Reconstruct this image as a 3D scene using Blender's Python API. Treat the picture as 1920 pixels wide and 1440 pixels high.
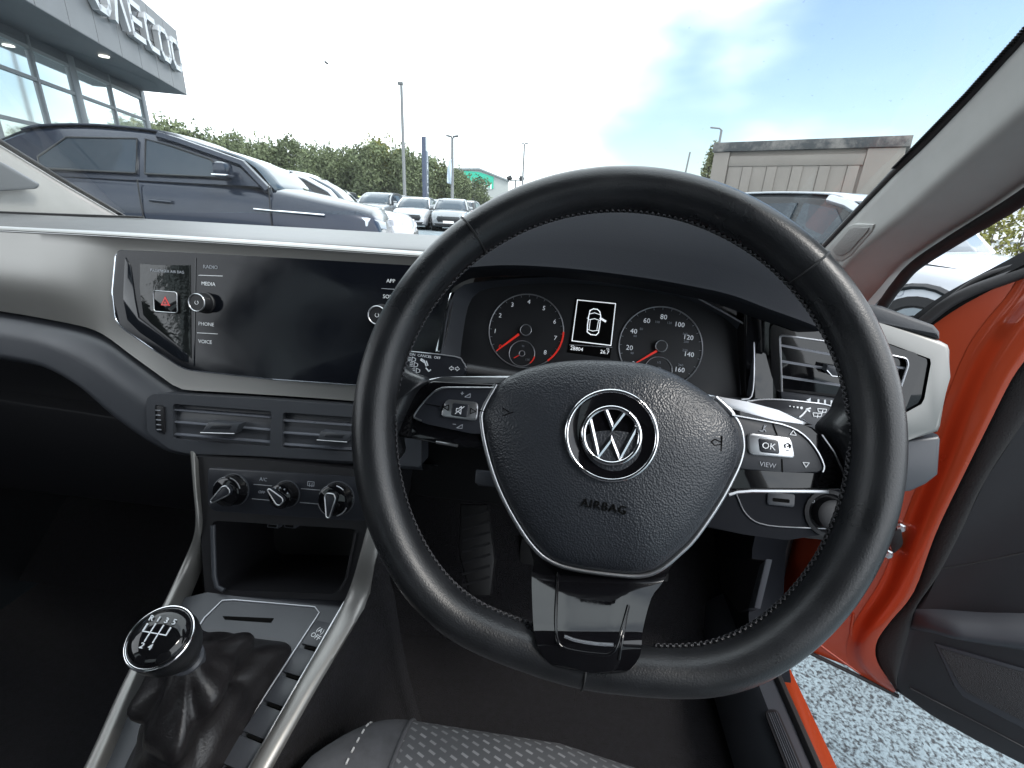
import bpy, bmesh, math, random
from mathutils import Vector, Matrix, noise as mnoise
R_ = math.radians
for o in list(bpy.data.objects): bpy.data.objects.remove(o)
sc = bpy.context.scene
COL = sc.collection
H = 1.17                                   # camera height above the tarmac

# ------------------------------------------------------------------ camera
YAW, PIT, ROL, FPX = R_(5.8), R_(20.4), R_(2.8), 880.0
_f = Vector((-math.sin(YAW)*math.cos(PIT), math.cos(YAW)*math.cos(PIT), -math.sin(PIT)))
_r = Vector((math.cos(YAW), math.sin(YAW), 0)); _u = _r.cross(_f)
CR = _r*math.cos(ROL) + _u*math.sin(ROL); CU = _u*math.cos(ROL) - _r*math.sin(ROL); CB = -_f
CAM = Vector((0, 0, H))
cam = bpy.data.cameras.new('camera'); camo = bpy.data.objects.new('camera', cam); COL.objects.link(camo)
cam.sensor_fit = 'HORIZONTAL'; cam.sensor_width = 36; cam.lens = FPX/1920*36
cam.clip_start = .01; cam.clip_end = 2000
camo.matrix_world = Matrix(((CR.x,CU.x,CB.x,0),(CR.y,CU.y,CB.y,0),(CR.z,CU.z,CB.z,H),(0,0,0,1)))
sc.camera = camo
sc.render.resolution_x, sc.render.resolution_y = 1024, 768

# ------------------------------------------------------------------ sky, sun, exposure
SUN_EL, SUN_AZ = R_(47), R_(112)           # azimuth clockwise from straight ahead (+Y)
w = bpy.data.worlds.new('World'); sc.world = w; w.use_nodes = True
nt = w.node_tree; nt.nodes.clear(); N = nt.nodes.new; LK = nt.links.new
out = N('ShaderNodeOutputWorld'); sky = N('ShaderNodeTexSky'); sky.sky_type = 'NISHITA'; sky.sun_disc = False
sky.sun_elevation = SUN_EL; sky.sun_rotation = SUN_AZ; sky.air_density = 1.1; sky.dust_density = 1.2
b1 = N('ShaderNodeBackground'); b1.inputs[1].default_value = .12; LK(sky.outputs[0], b1.inputs[0])
b2 = N('ShaderNodeBackground'); b2.inputs[0].default_value = (.89,.945,1,1); b2.inputs[1].default_value = 1.45
tc = N('ShaderNodeTexCoord'); mp = N('ShaderNodeMapping'); mp.inputs['Scale'].default_value = (1,1,2.2)
LK(tc.outputs['Generated'], mp.inputs[0])
nz = N('ShaderNodeTexNoise'); nz.inputs['Scale'].default_value = 2.3; nz.inputs['Detail'].default_value = 4; nz.inputs['Roughness'].default_value = .45
LK(mp.outputs[0], nz.inputs['Vector'])
# one break in the cloud ahead and to the right, where the photograph shows blue
gd = Vector((.40,.89,.20)).normalized()
dt = N('ShaderNodeVectorMath'); dt.operation = 'DOT_PRODUCT'; dt.inputs[1].default_value = gd; LK(tc.outputs['Generated'], dt.inputs[0])
mr = N('ShaderNodeMapRange'); mr.inputs[1].default_value = .86; mr.inputs[2].default_value = 1.0; mr.inputs[3].default_value = 0; mr.inputs[4].default_value = .36; mr.interpolation_type='SMOOTHSTEP'
LK(dt.outputs['Value'], mr.inputs[0])
sb = N('ShaderNodeMath'); sb.operation = 'SUBTRACT'; LK(nz.outputs[0], sb.inputs[0]); LK(mr.outputs[0], sb.inputs[1])
rp = N('ShaderNodeMapRange'); rp.inputs[1].default_value = .14; rp.inputs[2].default_value = .52; rp.interpolation_type='SMOOTHSTEP'
LK(sb.outputs[0], rp.inputs[0])
mx = N('ShaderNodeMixShader'); LK(rp.outputs[0], mx.inputs[0]); LK(b1.outputs[0], mx.inputs[1]); LK(b2.outputs[0], mx.inputs[2]); LK(mx.outputs[0], out.inputs[0])
sl = bpy.data.lights.new('sun','SUN'); slo = bpy.data.objects.new('sun', sl); COL.objects.link(slo)
sl.energy = 1.2; sl.angle = R_(14); sl.color = (1,.96,.9)
sd = Vector((math.sin(SUN_AZ)*math.cos(SUN_EL), math.cos(SUN_AZ)*math.cos(SUN_EL), math.sin(SUN_EL)))
slo.rotation_euler = sd.to_track_quat('Z','Y').to_euler(); slo.location = (0,0,30)
vs = sc.view_settings; vs.view_transform = 'Standard'; vs.look = 'None'; vs.exposure = 1.15; vs.gamma = 1; vs.use_curve_mapping = False

# ------------------------------------------------------------------ tools
def ray(px, py): return (CR*((px-960)/FPX) - CU*((py-720)/FPX) - CB)
class Plane:
    """flat working plane: origin o, axes u (right) v (up), n towards the viewer"""
    def __init__(s, o, u, v):
        s.o = Vector(o); s.u = Vector(u).normalized(); s.n = s.u.cross(Vector(v)).normalized(); s.v = s.n.cross(s.u)
    def at(s, px, py, off=0.0):
        d = ray(px, py); o = s.o + s.n*off
        return CAM + d*((o-CAM).dot(s.n)/d.dot(s.n))
    def pts(s, pxs, off=0.0): return [s.at(x, y, off) for x, y in pxs]
    def pt(s, a, b, off=0.0): return s.o + s.u*a + s.v*b + s.n*off
    def shift(s, off): return Plane(s.o + s.n*off, s.u, s.v)
    def centred(s, px, py, off=0.0): return Plane(s.at(px, py, off), s.u, s.v)
def tilted(y, z, deg, yaw=0, x=0):
    a, w_ = R_(deg), R_(yaw)
    u = Vector((math.cos(w_), math.sin(w_), 0)); back = Vector((-math.sin(w_), math.cos(w_), 0))
    return Plane((x, y, H+z), u, back*math.sin(a) + Vector((0,0,math.cos(a))))
LOC = {}
def root_loc(p):
    while p is not None and p.parent is not None: p = p.parent
    return LOC.get(p.name, Vector()) if p is not None else Vector()
def thing(name, label, cat, loc=(0,0,0), group=None, kind=None):
    o = bpy.data.objects.new(name, None); COL.objects.link(o); o.empty_display_size = .05
    o.location = loc; LOC[o.name] = Vector(loc); o['label'] = label; o['category'] = cat
    if group: o['group'] = group
    if kind: o['kind'] = kind
    return o
def tag(o, label=None, cat=None, group=None, kind=None):
    if label: o['label'] = label
    if cat: o['category'] = cat
    if group: o['group'] = group
    if kind: o['kind'] = kind
    return o
def link_bm(name, bm, m, parent=None, smooth=True, angle=40):
    rl = root_loc(parent)
    if rl.length: bmesh.ops.translate(bm, verts=bm.verts, vec=-rl)
    bmesh.ops.recalc_face_normals(bm, faces=bm.faces)
    me = bpy.data.meshes.new(name); bm.to_mesh(me); bm.free()
    return link_me(name, me, m, parent, smooth, angle)
def link_me(name, me, m, parent=None, smooth=True, angle=40):
    if smooth:
        me.shade_smooth()
        if angle is not None: me.set_sharp_from_angle(angle=R_(angle))
    for q in (m if isinstance(m,(list,tuple)) else [m]): me.materials.append(q)
    o = bpy.data.objects.new(name, me); COL.objects.link(o)
    if parent is not None: o.parent = parent
    return o
def smooth_pts(pts, n=6, closed=False):
    P = [Vector(p) for p in pts]; L = len(P); res = []
    rng = L if closed else L-1
    for i in range(rng):
        p0 = P[(i-1)%L] if closed or i>0 else P[0]*2-P[1]
        p1 = P[i]; p2 = P[(i+1)%L]
        p3 = P[(i+2)%L] if closed or i+2<L else P[L-1]*2-P[L-2]
        for k in range(n):
            t = k/n
            res.append(.5*((2*p1)+(p2-p0)*t+(2*p0-5*p1+4*p2-p3)*t*t+(3*p1-p0-3*p2+p3)*t**3))
    if not closed: res.append(P[-1])
    return res
def resample(pts, n):
    P = [Vector(p) for p in pts]; d = [0]
    for a, b in zip(P, P[1:]): d.append(d[-1]+(b-a).length)
    res = []; j = 0
    for k in range(n):
        t = d[-1]*k/(n-1)
        while j < len(P)-2 and d[j+1] < t: j += 1
        s = (t-d[j])/max(1e-9, d[j+1]-d[j]); res.append(P[j].lerp(P[j+1], min(1,max(0,s))))
    return res
def prism_bm(bm, front, vec, bevel=0, seg=2):
    """closed outline pushed along vec (away from the viewer)"""
    vs_ = [bm.verts.new(p) for p in front]; bk = [bm.verts.new(Vector(p)+Vector(vec)) for p in front]
    f = bm.faces.new(vs_); n = len(vs_)
    for i in range(n): bm.faces.new((vs_[i], bk[i], bk[(i+1)%n], vs_[(i+1)%n]))
    bm.faces.new(bk[::-1])
    if bevel:
        bmesh.ops.bevel(bm, geom=list(f.edges), offset=bevel, segments=seg, affect='EDGES', profile=.5, clamp_overlap=True)
    return bm
def slab(name, pl, pxs, m, parent=None, th=.01, off=0.0, bevel=.001, sm=0, seg=2, angle=40):
    """outline read in photo pixels, laid on a real plane, given thickness"""
    pts = pl.pts(pxs, off)
    if sm: pts = smooth_pts(pts, sm, True)
    bm = bmesh.new(); prism_bm(bm, pts, pl.n*-th, bevel, seg)
    return link_bm(name, bm, m, parent, True, angle)
def rrect(pl, a, b, wd, ht, r, seg=4, off=0.0):
    """rounded rectangle outline centred on (a,b) of a plane"""
    r = min(r, wd/2-1e-5, ht/2-1e-5); o = []
    for cx, cy, s in ((wd/2-r,ht/2-r,0),(-wd/2+r,ht/2-r,90),(-wd/2+r,-ht/2+r,180),(wd/2-r,-ht/2+r,270)):
        for k in range(seg+1):
            t = R_(s+90*k/seg); o.append(pl.pt(a+cx+r*math.cos(t), b+cy+r*math.sin(t), off))
    return o
def round_poly(pts, r, seg=3):
    """rounds the corners of a closed 3D polygon"""
    P = [Vector(p) for p in pts]; o = []; L = len(P)
    for i in range(L):
        a, b, c = P[i-1], P[i], P[(i+1)%L]
        d1, d2 = (a-b), (c-b); q = min(r, d1.length*.45, d2.length*.45)
        s, e = b+d1.normalized()*q, b+d2.normalized()*q
        for k in range(seg+1):
            t = k/seg; o.append(s*(1-t)**2 + b*2*t*(1-t) + e*t*t)
    return o
def prism(name, pts, vec, m, parent=None, bevel=0, seg=2, angle=40):
    bm = bmesh.new(); prism_bm(bm, pts, vec, bevel, seg); return link_bm(name, bm, m, parent, True, angle)
def box_bm(bm, c, s, rot=None):
    M_ = Matrix.Translation(c) @ (rot.to_4x4() if rot is not None else Matrix()) @ Matrix.Diagonal((s[0],s[1],s[2],1))
    return bmesh.ops.create_cube(bm, size=1, matrix=M_)['verts']
def box(name, c, s, m, parent=None, bevel=0, rot=None, seg=2):
    bm = bmesh.new(); box_bm(bm, c, s, rot)
    if bevel: bmesh.ops.bevel(bm, geom=list(bm.edges), offset=bevel, segments=seg, affect='EDGES', profile=.5)
    return link_bm(name, bm, m, parent)
def grid_bm(bm, rows, closed_u=False, closed_v=False, cap=False):
    vr = [[bm.verts.new(p) for p in r] for r in rows]; a, b = len(vr), len(vr[0])
    for i in range(a if closed_v else a-1):
        for j in range(b if closed_u else b-1):
            try: bm.faces.new((vr[i][j], vr[i][(j+1)%b], vr[(i+1)%a][(j+1)%b], vr[(i+1)%a][j]))
            except ValueError: pass
    if cap:
        for r in (vr[0], vr[-1][::-1]):
            try: bm.faces.new(r)
            except ValueError: pass
    return vr
def grid(name, rows, m, parent=None, closed_u=False, closed_v=False, cap=False, thick=0, angle=50):
    bm = bmesh.new(); grid_bm(bm, rows, closed_u, closed_v, cap)
    o = link_bm(name, bm, m, parent, True, angle)
    if thick:
        md = o.modifiers.new('thickness','SOLIDIFY'); md.thickness = thick; md.offset = 0
    return o
def tube_bm(bm, pts, r, seg=8, closed=False, up=None, squash=1.0):
    P = [Vector(p) for p in pts]; L = len(P); rows = []; pu = None
    for i in range(L):
        t = ((P[(i+1)%L]-P[i-1]) if closed else (P[min(i+1,L-1)]-P[max(i-1,0)])).normalized()
        if pu is None:
            a = Vector(up) if up is not None else (Vector((0,0,1)) if abs(t.z) < .9 else Vector((1,0,0)))
            pu = a
        if up is not None: pu = Vector(up)
        x = t.cross(pu).normalized(); y = x.cross(t).normalized(); pu = y
        rr = r[i] if isinstance(r,(list,tuple)) else r
        rows.append([P[i]+(x*math.cos(2*math.pi*k/seg)+y*math.sin(2*math.pi*k/seg)*squash)*rr for k in range(seg)])
    grid_bm(bm, rows, True, closed, not closed)
def tube(name, pts, r, m, parent=None, seg=8, closed=False, up=None, squash=1.0):
    bm = bmesh.new(); tube_bm(bm, pts, r, seg, closed, up, squash); return link_bm(name, bm, m, parent, True, 60)
def lathe_bm(bm, c, axis, prof, seg=32, ref=None, caps=True):
    ax = Vector(axis).normalized(); x = ax.orthogonal().normalized() if ref is None else (Vector(ref)-ax*Vector(ref).dot(ax)).normalized(); y = ax.cross(x)
    rows = [[Vector(c)+ax*h+(x*math.cos(2*math.pi*k/seg)+y*math.sin(2*math.pi*k/seg))*r for k in range(seg)] for r, h in prof]
    grid_bm(bm, rows, True, False, caps)
def lathe(name, c, axis, prof, m, parent=None, seg=32, angle=35):
    bm = bmesh.new(); lathe_bm(bm, c, axis, prof, seg); return link_bm(name, bm, m, parent, True, angle)
def ring_pts(pl, a, b, r, n=48, off=0.0, a0=0, a1=360):
    m_ = n if a1-a0 >= 360 else n+1
    return [pl.pt(a+r*math.cos(R_(a0+(a1-a0)*k/n)), b+r*math.sin(R_(a0+(a1-a0)*k/n)), off) for k in range(m_)]
def text(name, s, pl, size, m, parent=None, rot=0, a=0, b=0, off=.0004, ext=.0001, spacing=1.0, shear=0):
    cu = bpy.data.curves.new(name,'FONT'); cu.body = s; cu.size = size; cu.align_x = 'CENTER'; cu.align_y = 'CENTER'
    cu.extrude = ext; cu.resolution_u = 2; cu.space_character = spacing; cu.shear = shear
    t = bpy.data.objects.new(name, cu); me = bpy.data.meshes.new_from_object(t); bpy.data.objects.remove(t)
    c, s_ = math.cos(R_(rot)), math.sin(R_(rot)); rl = root_loc(parent)
    for v in me.vertices:
        x, y = v.co.x*c-v.co.y*s_, v.co.x*s_+v.co.y*c
        v.co = pl.pt(a+x, b+y, off+v.co.z)-rl
    return link_me(name, me, m, parent, False)
def bars(name, segs, pl, wd, m, parent=None, off=.0004, th=.0004):
    """thin printed strokes: segs are ((a,b),(a,b)) on the plane"""
    bm = bmesh.new()
    for (a0,b0),(a1,b1) in segs:
        d = Vector((a1-a0,b1-b0)); L = d.length
        if L < 1e-7: continue
        d /= L; q = Vector((-d.y,d.x))*wd/2; e = d*wd*.3
        c = [(a0-e.x+q.x,b0-e.y+q.y),(a0-e.x-q.x,b0-e.y-q.y),(a1+e.x-q.x,b1+e.y-q.y),(a1+e.x+q.x,b1+e.y+q.y)]
        prism_bm(bm, [pl.pt(x,y,off) for x,y in c], pl.n*-th)
    return link_bm(name, bm, m, parent, False)
def poly_segs(p, closed=False): return list(zip(p, p[1:]+([p[0]] if closed else []))) if closed else list(zip(p, p[1:]))

# ------------------------------------------------------------------ materials
def mat(name, col, rough=.5, metal=0, bump=None, coat=0, var=None, spec=.5, emit=None, ior=None, vor=None, sheen=0, wear=None):
    """bump=(scale,strength,distance); var=(scale,amount) mottles the base colour; wear=(scale,dr) varies the gloss"""
    m = bpy.data.materials.new(name); m.use_nodes = True; t = m.node_tree; p = t.nodes['Principled BSDF']
    p.inputs['Base Color'].default_value = (*col,1); p.inputs['Roughness'].default_value = rough; p.inputs['Metallic'].default_value = metal
    p.inputs['Specular IOR Level'].default_value = spec
    if coat: p.inputs['Coat Weight'].default_value = coat; p.inputs['Coat Roughness'].default_value = .04
    if sheen: p.inputs['Sheen Weight'].default_value = sheen; p.inputs['Sheen Roughness'].default_value = .5
    if emit: p.inputs['Emission Color'].default_value = (*emit[0],1); p.inputs['Emission Strength'].default_value = emit[1]
    g = t.nodes.new('ShaderNodeTexCoord') if (bump or var or vor or wear) else None
    if var:
        n = t.nodes.new('ShaderNodeTexNoise'); n.inputs['Scale'].default_value = var[0]; n.inputs['Detail'].default_value = 5
        t.links.new(g.outputs['Object'], n.inputs['Vector'])
        r = t.nodes.new('ShaderNodeMapRange'); r.inputs[1].default_value = .3; r.inputs[2].default_value = .7; r.inputs[3].default_value = 1-var[1]; r.inputs[4].default_value = 1+var[1]
        t.links.new(n.outputs[0], r.inputs[0])
        x = t.nodes.new('ShaderNodeVectorMath'); x.operation = 'SCALE'; x.inputs[0].default_value = col; t.links.new(r.outputs[0], x.inputs['Scale'])
        t.links.new(x.outputs[0], p.inputs['Base Color'])
    if wear:
        n = t.nodes.new('ShaderNodeTexNoise'); n.inputs['Scale'].default_value = wear[0]; n.inputs['Detail'].default_value = 6
        t.links.new(g.outputs['Object'], n.inputs['Vector'])
        r = t.nodes.new('ShaderNodeMapRange'); r.inputs[1].default_value = .3; r.inputs[2].default_value = .7; r.inputs[3].default_value = max(.02,rough-wear[1]); r.inputs[4].default_value = rough+wear[1]
        t.links.new(n.outputs[0], r.inputs[0]); t.links.new(r.outputs[0], p.inputs['Roughness'])
    if bump or vor:
        if vor:
            n = t.nodes.new('ShaderNodeTexVoronoi'); n.feature = 'SMOOTH_F1'; n.inputs['Smoothness'].default_value = .6; s = vor
        else:
            n = t.nodes.new('ShaderNodeTexNoise'); n.inputs['Detail'].default_value = 3; s = bump
        n.inputs['Scale'].default_value = s[0]; t.links.new(g.outputs['Object'], n.inputs['Vector'])
        b = t.nodes.new('ShaderNodeBump'); b.inputs['Strength'].default_value = s[1]; b.inputs['Distance'].default_value = s[2]
        t.links.new(n.outputs[0], b.inputs['Height']); t.links.new(b.outputs[0], p.inputs['Normal'])
    return m
M = {}
M['leather'] = mat('steering_leather', (.013,.014,.016), .32, bump=(900,.35,.0005), wear=(22,.10), var=(35,.25))
M['pad'] = mat('airbag_grain', (.021,.024,.030), .36, vor=(760,.45,.0008), wear=(40,.05))
M['gloss'] = mat('piano_black', (.004,.004,.005), .04, wear=(60,.02))
M['glass_black'] = mat('display_glass', (.005,.006,.009), .14, spec=.28, wear=(14,.11))
M['chrome'] = mat('chrome', (.80,.80,.82), .08, 1)
M['satin'] = mat('satin_silver', (.52,.53,.55), .33, 1, wear=(8,.04))
M['rail'] = mat('satin_rail_paint', (.27,.265,.255), .42, .7, wear=(14,.05))
M['top_pad'] = mat('dash_plastic_lit', (.060,.060,.062), .38, bump=(800,.3,.0005), spec=.55, var=(40,.16))  # lighter copy of the dash plastic: skylight on the pad put into colour
M['silver'] = mat('silver_dash_paint', (.245,.243,.234), .42, .65, wear=(5,.05), bump=(1500,.05,.0002))
M['soft'] = mat('soft_dash_plastic', (.036,.039,.046), .55, bump=(700,.35,.0004), var=(6,.08))
M['hood'] = mat('dash_plastic_shaded', (.0075,.009,.013), .8, bump=(700,.3,.0004), var=(5,.1), spec=.2)  # darker copy of the dash plastic: shade on the hood put into colour
M['hard'] = mat('hard_grey_plastic', (.044,.048,.057), .42, bump=(1100,.18,.0003), wear=(12,.06))
M['dark'] = mat('black_plastic', (.007,.007,.009), .5, bump=(900,.2,.0003))
M['slat'] = mat('vent_slat_plastic', (.020,.022,.027), .38, wear=(40,.05))
M['button'] = mat('button_plastic', (.016,.018,.024), .36, wear=(60,.05))
M['white_print'] = mat('white_print', (.75,.78,.82), .5)
M['grey_print'] = mat('grey_print', (.30,.32,.36), .5)
M['black_print'] = mat('black_print', (.004,.004,.004), .8, spec=.05)
M['matt_black'] = mat('matt_black_plastic', (.007,.008,.011), .8, bump=(900,.2,.0003), spec=.12)
M['lit_dim'] = mat('backlit_numerals', (.70,.73,.78), .5, emit=((.85,.92,1),.10))
M['slat_grey'] = mat('vent_slat_grey', (.12,.13,.155), .30, wear=(40,.05))
M['lit_chamfer'] = mat('sky_lit_chamfer', (.40,.41,.42), .34, .35)  # lighter silver: sky highlight on the panel's chamfer put into the colour
M['carpet'] = mat('carpet', (.0045,.004,.006), .95, bump=(500,.9,.003), var=(140,.5))
M['pillar'] = mat('pillar_trim', (.41,.405,.39), .8, bump=(1200,.2,.0003), var=(20,.04))
M['rubber'] = mat('rubber_seal', (.007,.007,.008), .6, bump=(300,.2,.0005))
M['orange'] = mat('orange_paint', (.36,.050,.016), .25, .25, coat=.7, wear=(3,.04))
M['door_card'] = mat('door_card_plastic', (.0055,.0062,.009), .6, bump=(600,.35,.0005), var=(30,.12))
M['seat_side'] = mat('seat_side_cloth', (.055,.056,.062), .9, bump=(1400,.5,.0005), var=(90,.15))
M['stitch'] = mat('pale_stitching', (.42,.42,.42), .7)
M['thread'] = mat('dark_grey_thread', (.055,.055,.06), .6)
M['gaiter'] = mat('gaiter_leather', (.010,.009,.010), .38, bump=(420,.5,.0007), wear=(30,.08))
M['red'] = mat('red_needle', (.75,.03,.02), .4, emit=((.9,.05,.03),.12))
M['lit'] = mat('lit_display_white', (.8,.82,.85), .5, emit=((.9,.95,1),.30))
M['dial'] = mat('dial_face', (.012,.013,.016), .55)
M['ringgrey'] = mat('dial_ring', (.42,.43,.46), .35, .6)
# ------------------------------------------------------------------ ground
def ground_mat():
    m = bpy.data.materials.new('tarmac'); m.use_nodes = True; t = m.node_tree; p = t.nodes['Principled BSDF']; p.inputs['Roughness'].default_value = .85
    g = t.nodes.new('ShaderNodeTexCoord')
    v = t.nodes.new('ShaderNodeTexVoronoi'); v.inputs['Scale'].default_value = 110; t.links.new(g.outputs['Object'], v.inputs['Vector'])
    n = t.nodes.new('ShaderNodeTexNoise'); n.inputs['Scale'].default_value = 115; n.inputs['Detail'].default_value = 6; t.links.new(g.outputs['Object'], n.inputs['Vector'])
    n2 = t.nodes.new('ShaderNodeTexNoise'); n2.inputs['Scale'].default_value = 2.2; n2.inputs['Detail'].default_value = 4; t.links.new(g.outputs['Object'], n2.inputs['Vector'])
    r = t.nodes.new('ShaderNodeValToRGB'); e = r.color_ramp.elements
    e[0].position = .34; e[0].color = (.028,.032,.036,1); e[1].position = .58; e[1].color = (.215,.280,.310,1)
    x = t.nodes.new('ShaderNodeMath'); x.operation = 'MULTIPLY_ADD'; x.inputs[1].default_value = .28; t.links.new(v.outputs['Color'], x.inputs[0]); t.links.new(n.outputs[0], x.inputs[2])
    s = t.nodes.new('ShaderNodeMath'); s.operation = 'SUBTRACT'; s.inputs[1].default_value = .14; t.links.new(x.outputs[0], s.inputs[0]); t.links.new(s.outputs[0], r.inputs[0])
    mm = t.nodes.new('ShaderNodeMapRange'); mm.inputs[1].default_value=.3; mm.inputs[2].default_value=.7; mm.inputs[3].default_value=.62; mm.inputs[4].default_value=1.25; t.links.new(n2.outputs[0], mm.inputs[0])
    vv = t.nodes.new('ShaderNodeVectorMath'); vv.operation='SCALE'; t.links.new(r.outputs[0], vv.inputs[0]); t.links.new(mm.outputs[0], vv.inputs['Scale'])
    t.links.new(vv.outputs[0], p.inputs['Base Color'])
    b = t.nodes.new('ShaderNodeBump'); b.inputs['Strength'].default_value = .8; b.inputs['Distance'].default_value = .008
    t.links.new(s.outputs[0], b.inputs['Height']); t.links.new(b.outputs[0], p.inputs['Normal'])
    return m
bm = bmesh.new(); bmesh.ops.create_grid(bm, x_segments=8, y_segments=8, size=600, matrix=Matrix.Translation((0,150,0)))
tag(link_bm('ground', bm, ground_mat(), None, False), 'pale stony tarmac of the car park', kind='structure')

# ------------------------------------------------------------------ the car we sit in: shell, pillars, windscreen
CX = -.34                                  # the car's centre line
def glass_mat(name, tint=(1,1,1), ior=1.45, dirt=0.0):
    m = bpy.data.materials.new(name); m.use_nodes = True; t = m.node_tree; t.nodes.clear()
    o = t.nodes.new('ShaderNodeOutputMaterial'); tr = t.nodes.new('ShaderNodeBsdfTransparent'); tr.inputs[0].default_value = (*tint,1)
    gl = t.nodes.new('ShaderNodeBsdfGlossy'); gl.inputs['Roughness'].default_value = .01
    lw = t.nodes.new('ShaderNodeLayerWeight'); lw.inputs[0].default_value = .5
    pw = t.nodes.new('ShaderNodeMath'); pw.operation = 'POWER'; pw.inputs[1].default_value = 5; t.links.new(lw.outputs['Facing'], pw.inputs[0])
    fr = t.nodes.new('ShaderNodeMath'); fr.operation = 'MULTIPLY_ADD'; fr.inputs[1].default_value = .95; fr.inputs[2].default_value = .045; t.links.new(pw.outputs[0], fr.inputs[0]); mxs = t.nodes.new('ShaderNodeMixShader')
    t.links.new(fr.outputs[0], mxs.inputs[0]); t.links.new(tr.outputs[0], mxs.inputs[1]); t.links.new(gl.outputs[0], mxs.inputs[2]); t.links.new(mxs.outputs[0], o.inputs[0])
    if dirt:
        df = t.nodes.new('ShaderNodeBsdfDiffuse'); df.inputs[0].default_value = (.8,.8,.8,1)
        m2 = t.nodes.new('ShaderNodeMixShader')
        tcd = t.nodes.new('ShaderNodeTexCoord'); nd = t.nodes.new('ShaderNodeTexNoise'); nd.inputs['Scale'].default_value = 5; nd.inputs['Detail'].default_value = 7; nd.inputs['Roughness'].default_value = .65
        sp0 = t.nodes.new('ShaderNodeTexNoise'); sp0.inputs['Scale'].default_value = 230; sp0.inputs['Detail'].default_value = 1
        t.links.new(tcd.outputs['Object'], nd.inputs['Vector']); t.links.new(tcd.outputs['Object'], sp0.inputs['Vector'])
        r1 = t.nodes.new('ShaderNodeMapRange'); r1.inputs[1].default_value = .35; r1.inputs[2].default_value = .75; r1.inputs[3].default_value = dirt*.5; r1.inputs[4].default_value = dirt*2.2; t.links.new(nd.outputs[0], r1.inputs[0])
        r2 = t.nodes.new('ShaderNodeMapRange'); r2.inputs[1].default_value = .74; r2.inputs[2].default_value = .80; r2.inputs[3].default_value = 0; r2.inputs[4].default_value = .16; t.links.new(sp0.outputs[0], r2.inputs[0])
        ad = t.nodes.new('ShaderNodeMath'); t.links.new(r1.outputs[0], ad.inputs[0]); t.links.new(r2.outputs[0], ad.inputs[1]); t.links.new(ad.outputs[0], m2.inputs[0])
        t.links.new(mxs.outputs[0], m2.inputs[1]); t.links.new(df.outputs[0], m2.inputs[2]); t.links.new(m2.outputs[0], o.inputs[0])
    return m
M['windscreen'] = glass_mat('windscreen_glass', (.93,.97,.96), dirt=.013)
M['headliner'] = mat('headliner_cloth', (.09,.09,.092), .9, bump=(900,.3,.0004))
body = thing('orange_car', 'orange car we sit in: pillars, windscreen, sills and open driver door', 'car', (CX, -.3, 0))
SPR = Plane((.47,0,H), (0,-1,0), (-.3,0,1)); SPL = Plane((-1.15,0,H), (0,1,0), (.3,0,1))
# windscreen
wr = [Vector((.485,1.02,H-.045)), Vector((.418,.60,H+.175)), Vector((.36,.24,H+.365))]
wl = [Vector((-1.155,1.13,H-.055)), Vector((-1.10,.70,H+.175)), Vector((-1.04,.24,H+.365))]
rows = []
for k in range(9):
    t = k/8
    a = wl[0].lerp(wl[1], t*2) if t < .5 else wl[1].lerp(wl[2], t*2-1)
    b = wr[0].lerp(wr[1], t*2) if t < .5 else wr[1].lerp(wr[2], t*2-1)
    rows.append([a.lerp(b, s/16)+Vector((0,.14*(1-t*.6),.02))*(1-(s/8-1)**2) for s in range(17)])
grid('windscreen', rows, M['windscreen'], body)
WS_BASE = rows[0]; WS_TOP = rows[-1]
# right A-pillar trim: edge at the glass, ridge, edge at the door seal
edge_l = [(1500,508),(1545,463),(1598,407),(1683,318),(1736,269),(1821,180),(1920,72),(2080,-110)]
edge_r = [(1600,600),(1626,566),(1651,538),(1686,495),(1757,446),(1856,385),(1920,339),(2080,235)]
ridge = [(1500,590),(1540,548),(1582,500),(1619,464),(1661,430),(1703,396),(1765,340),(1850,268),(1920,210),(2080,70)]
A = resample(SPR.pts(edge_l)+[Vector((.362,.25,H+.36))], 36); B = resample(SPR.pts(edge_r, -.045)+[Vector((.415,.20,H+.36))], 36); G_ = resample(SPR.pts(ridge, .012)+[Vector((.362,.19,H+.345))], 36)
rows = []
for a, g, b in zip(A, G_, B):
    la = [a.lerp(g, t) for t in (0,.25,.5,.7,.82)]; lb = [g.lerp(b, t) for t in (.16,.28,.45,.65,.85,1)]
    p0, p2 = la[-1], lb[0]; mid_ = [p0*(1-t)**2+g*2*t*(1-t)+p2*t*t for t in (.2,.4,.6,.8)]
    rows.append([a+Vector((.03,.04,.01))]+la+mid_+lb+[b+Vector((.03,.02,.0))])
pil = grid('pillar_trim', rows, M['pillar'], body); pil['label'] = 'pale grey trim of the windscreen pillar by the open door'
# black ceramic edge of the glass along the pillar
tube('glass_edge_seal', [a+Vector((.006,.006,.0)) for a in A], .0085, M['rubber'], body, 8)
# dotted frit strip
bm = bmesh.new()
fr_a = resample(SPR.pts([(1683,318),(1821,180),(1920,72),(2000,-20)]), 84)
for p in fr_a[::1]:
    box_bm(bm, p+Vector((-.0035,.002,.002)), (.007,.0018,.0018))
tag(link_bm('frit_dots', bm, M['rubber'], body, False), kind='stuff')
# door aperture seal on the body
sp = smooth_pts(SPR.pts([(1560,760),(1600,640),(1643,566),(1668,530),(1697,497),(1765,450),(1865,387),(1930,342),(2080,243)], -.04)+[Vector((.425,.19,H+.36))], 5)
tube('door_aperture_seal', [p+Vector((.012,-.004,0)) for p in sp], .009, M['rubber'], body, 8)
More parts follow.
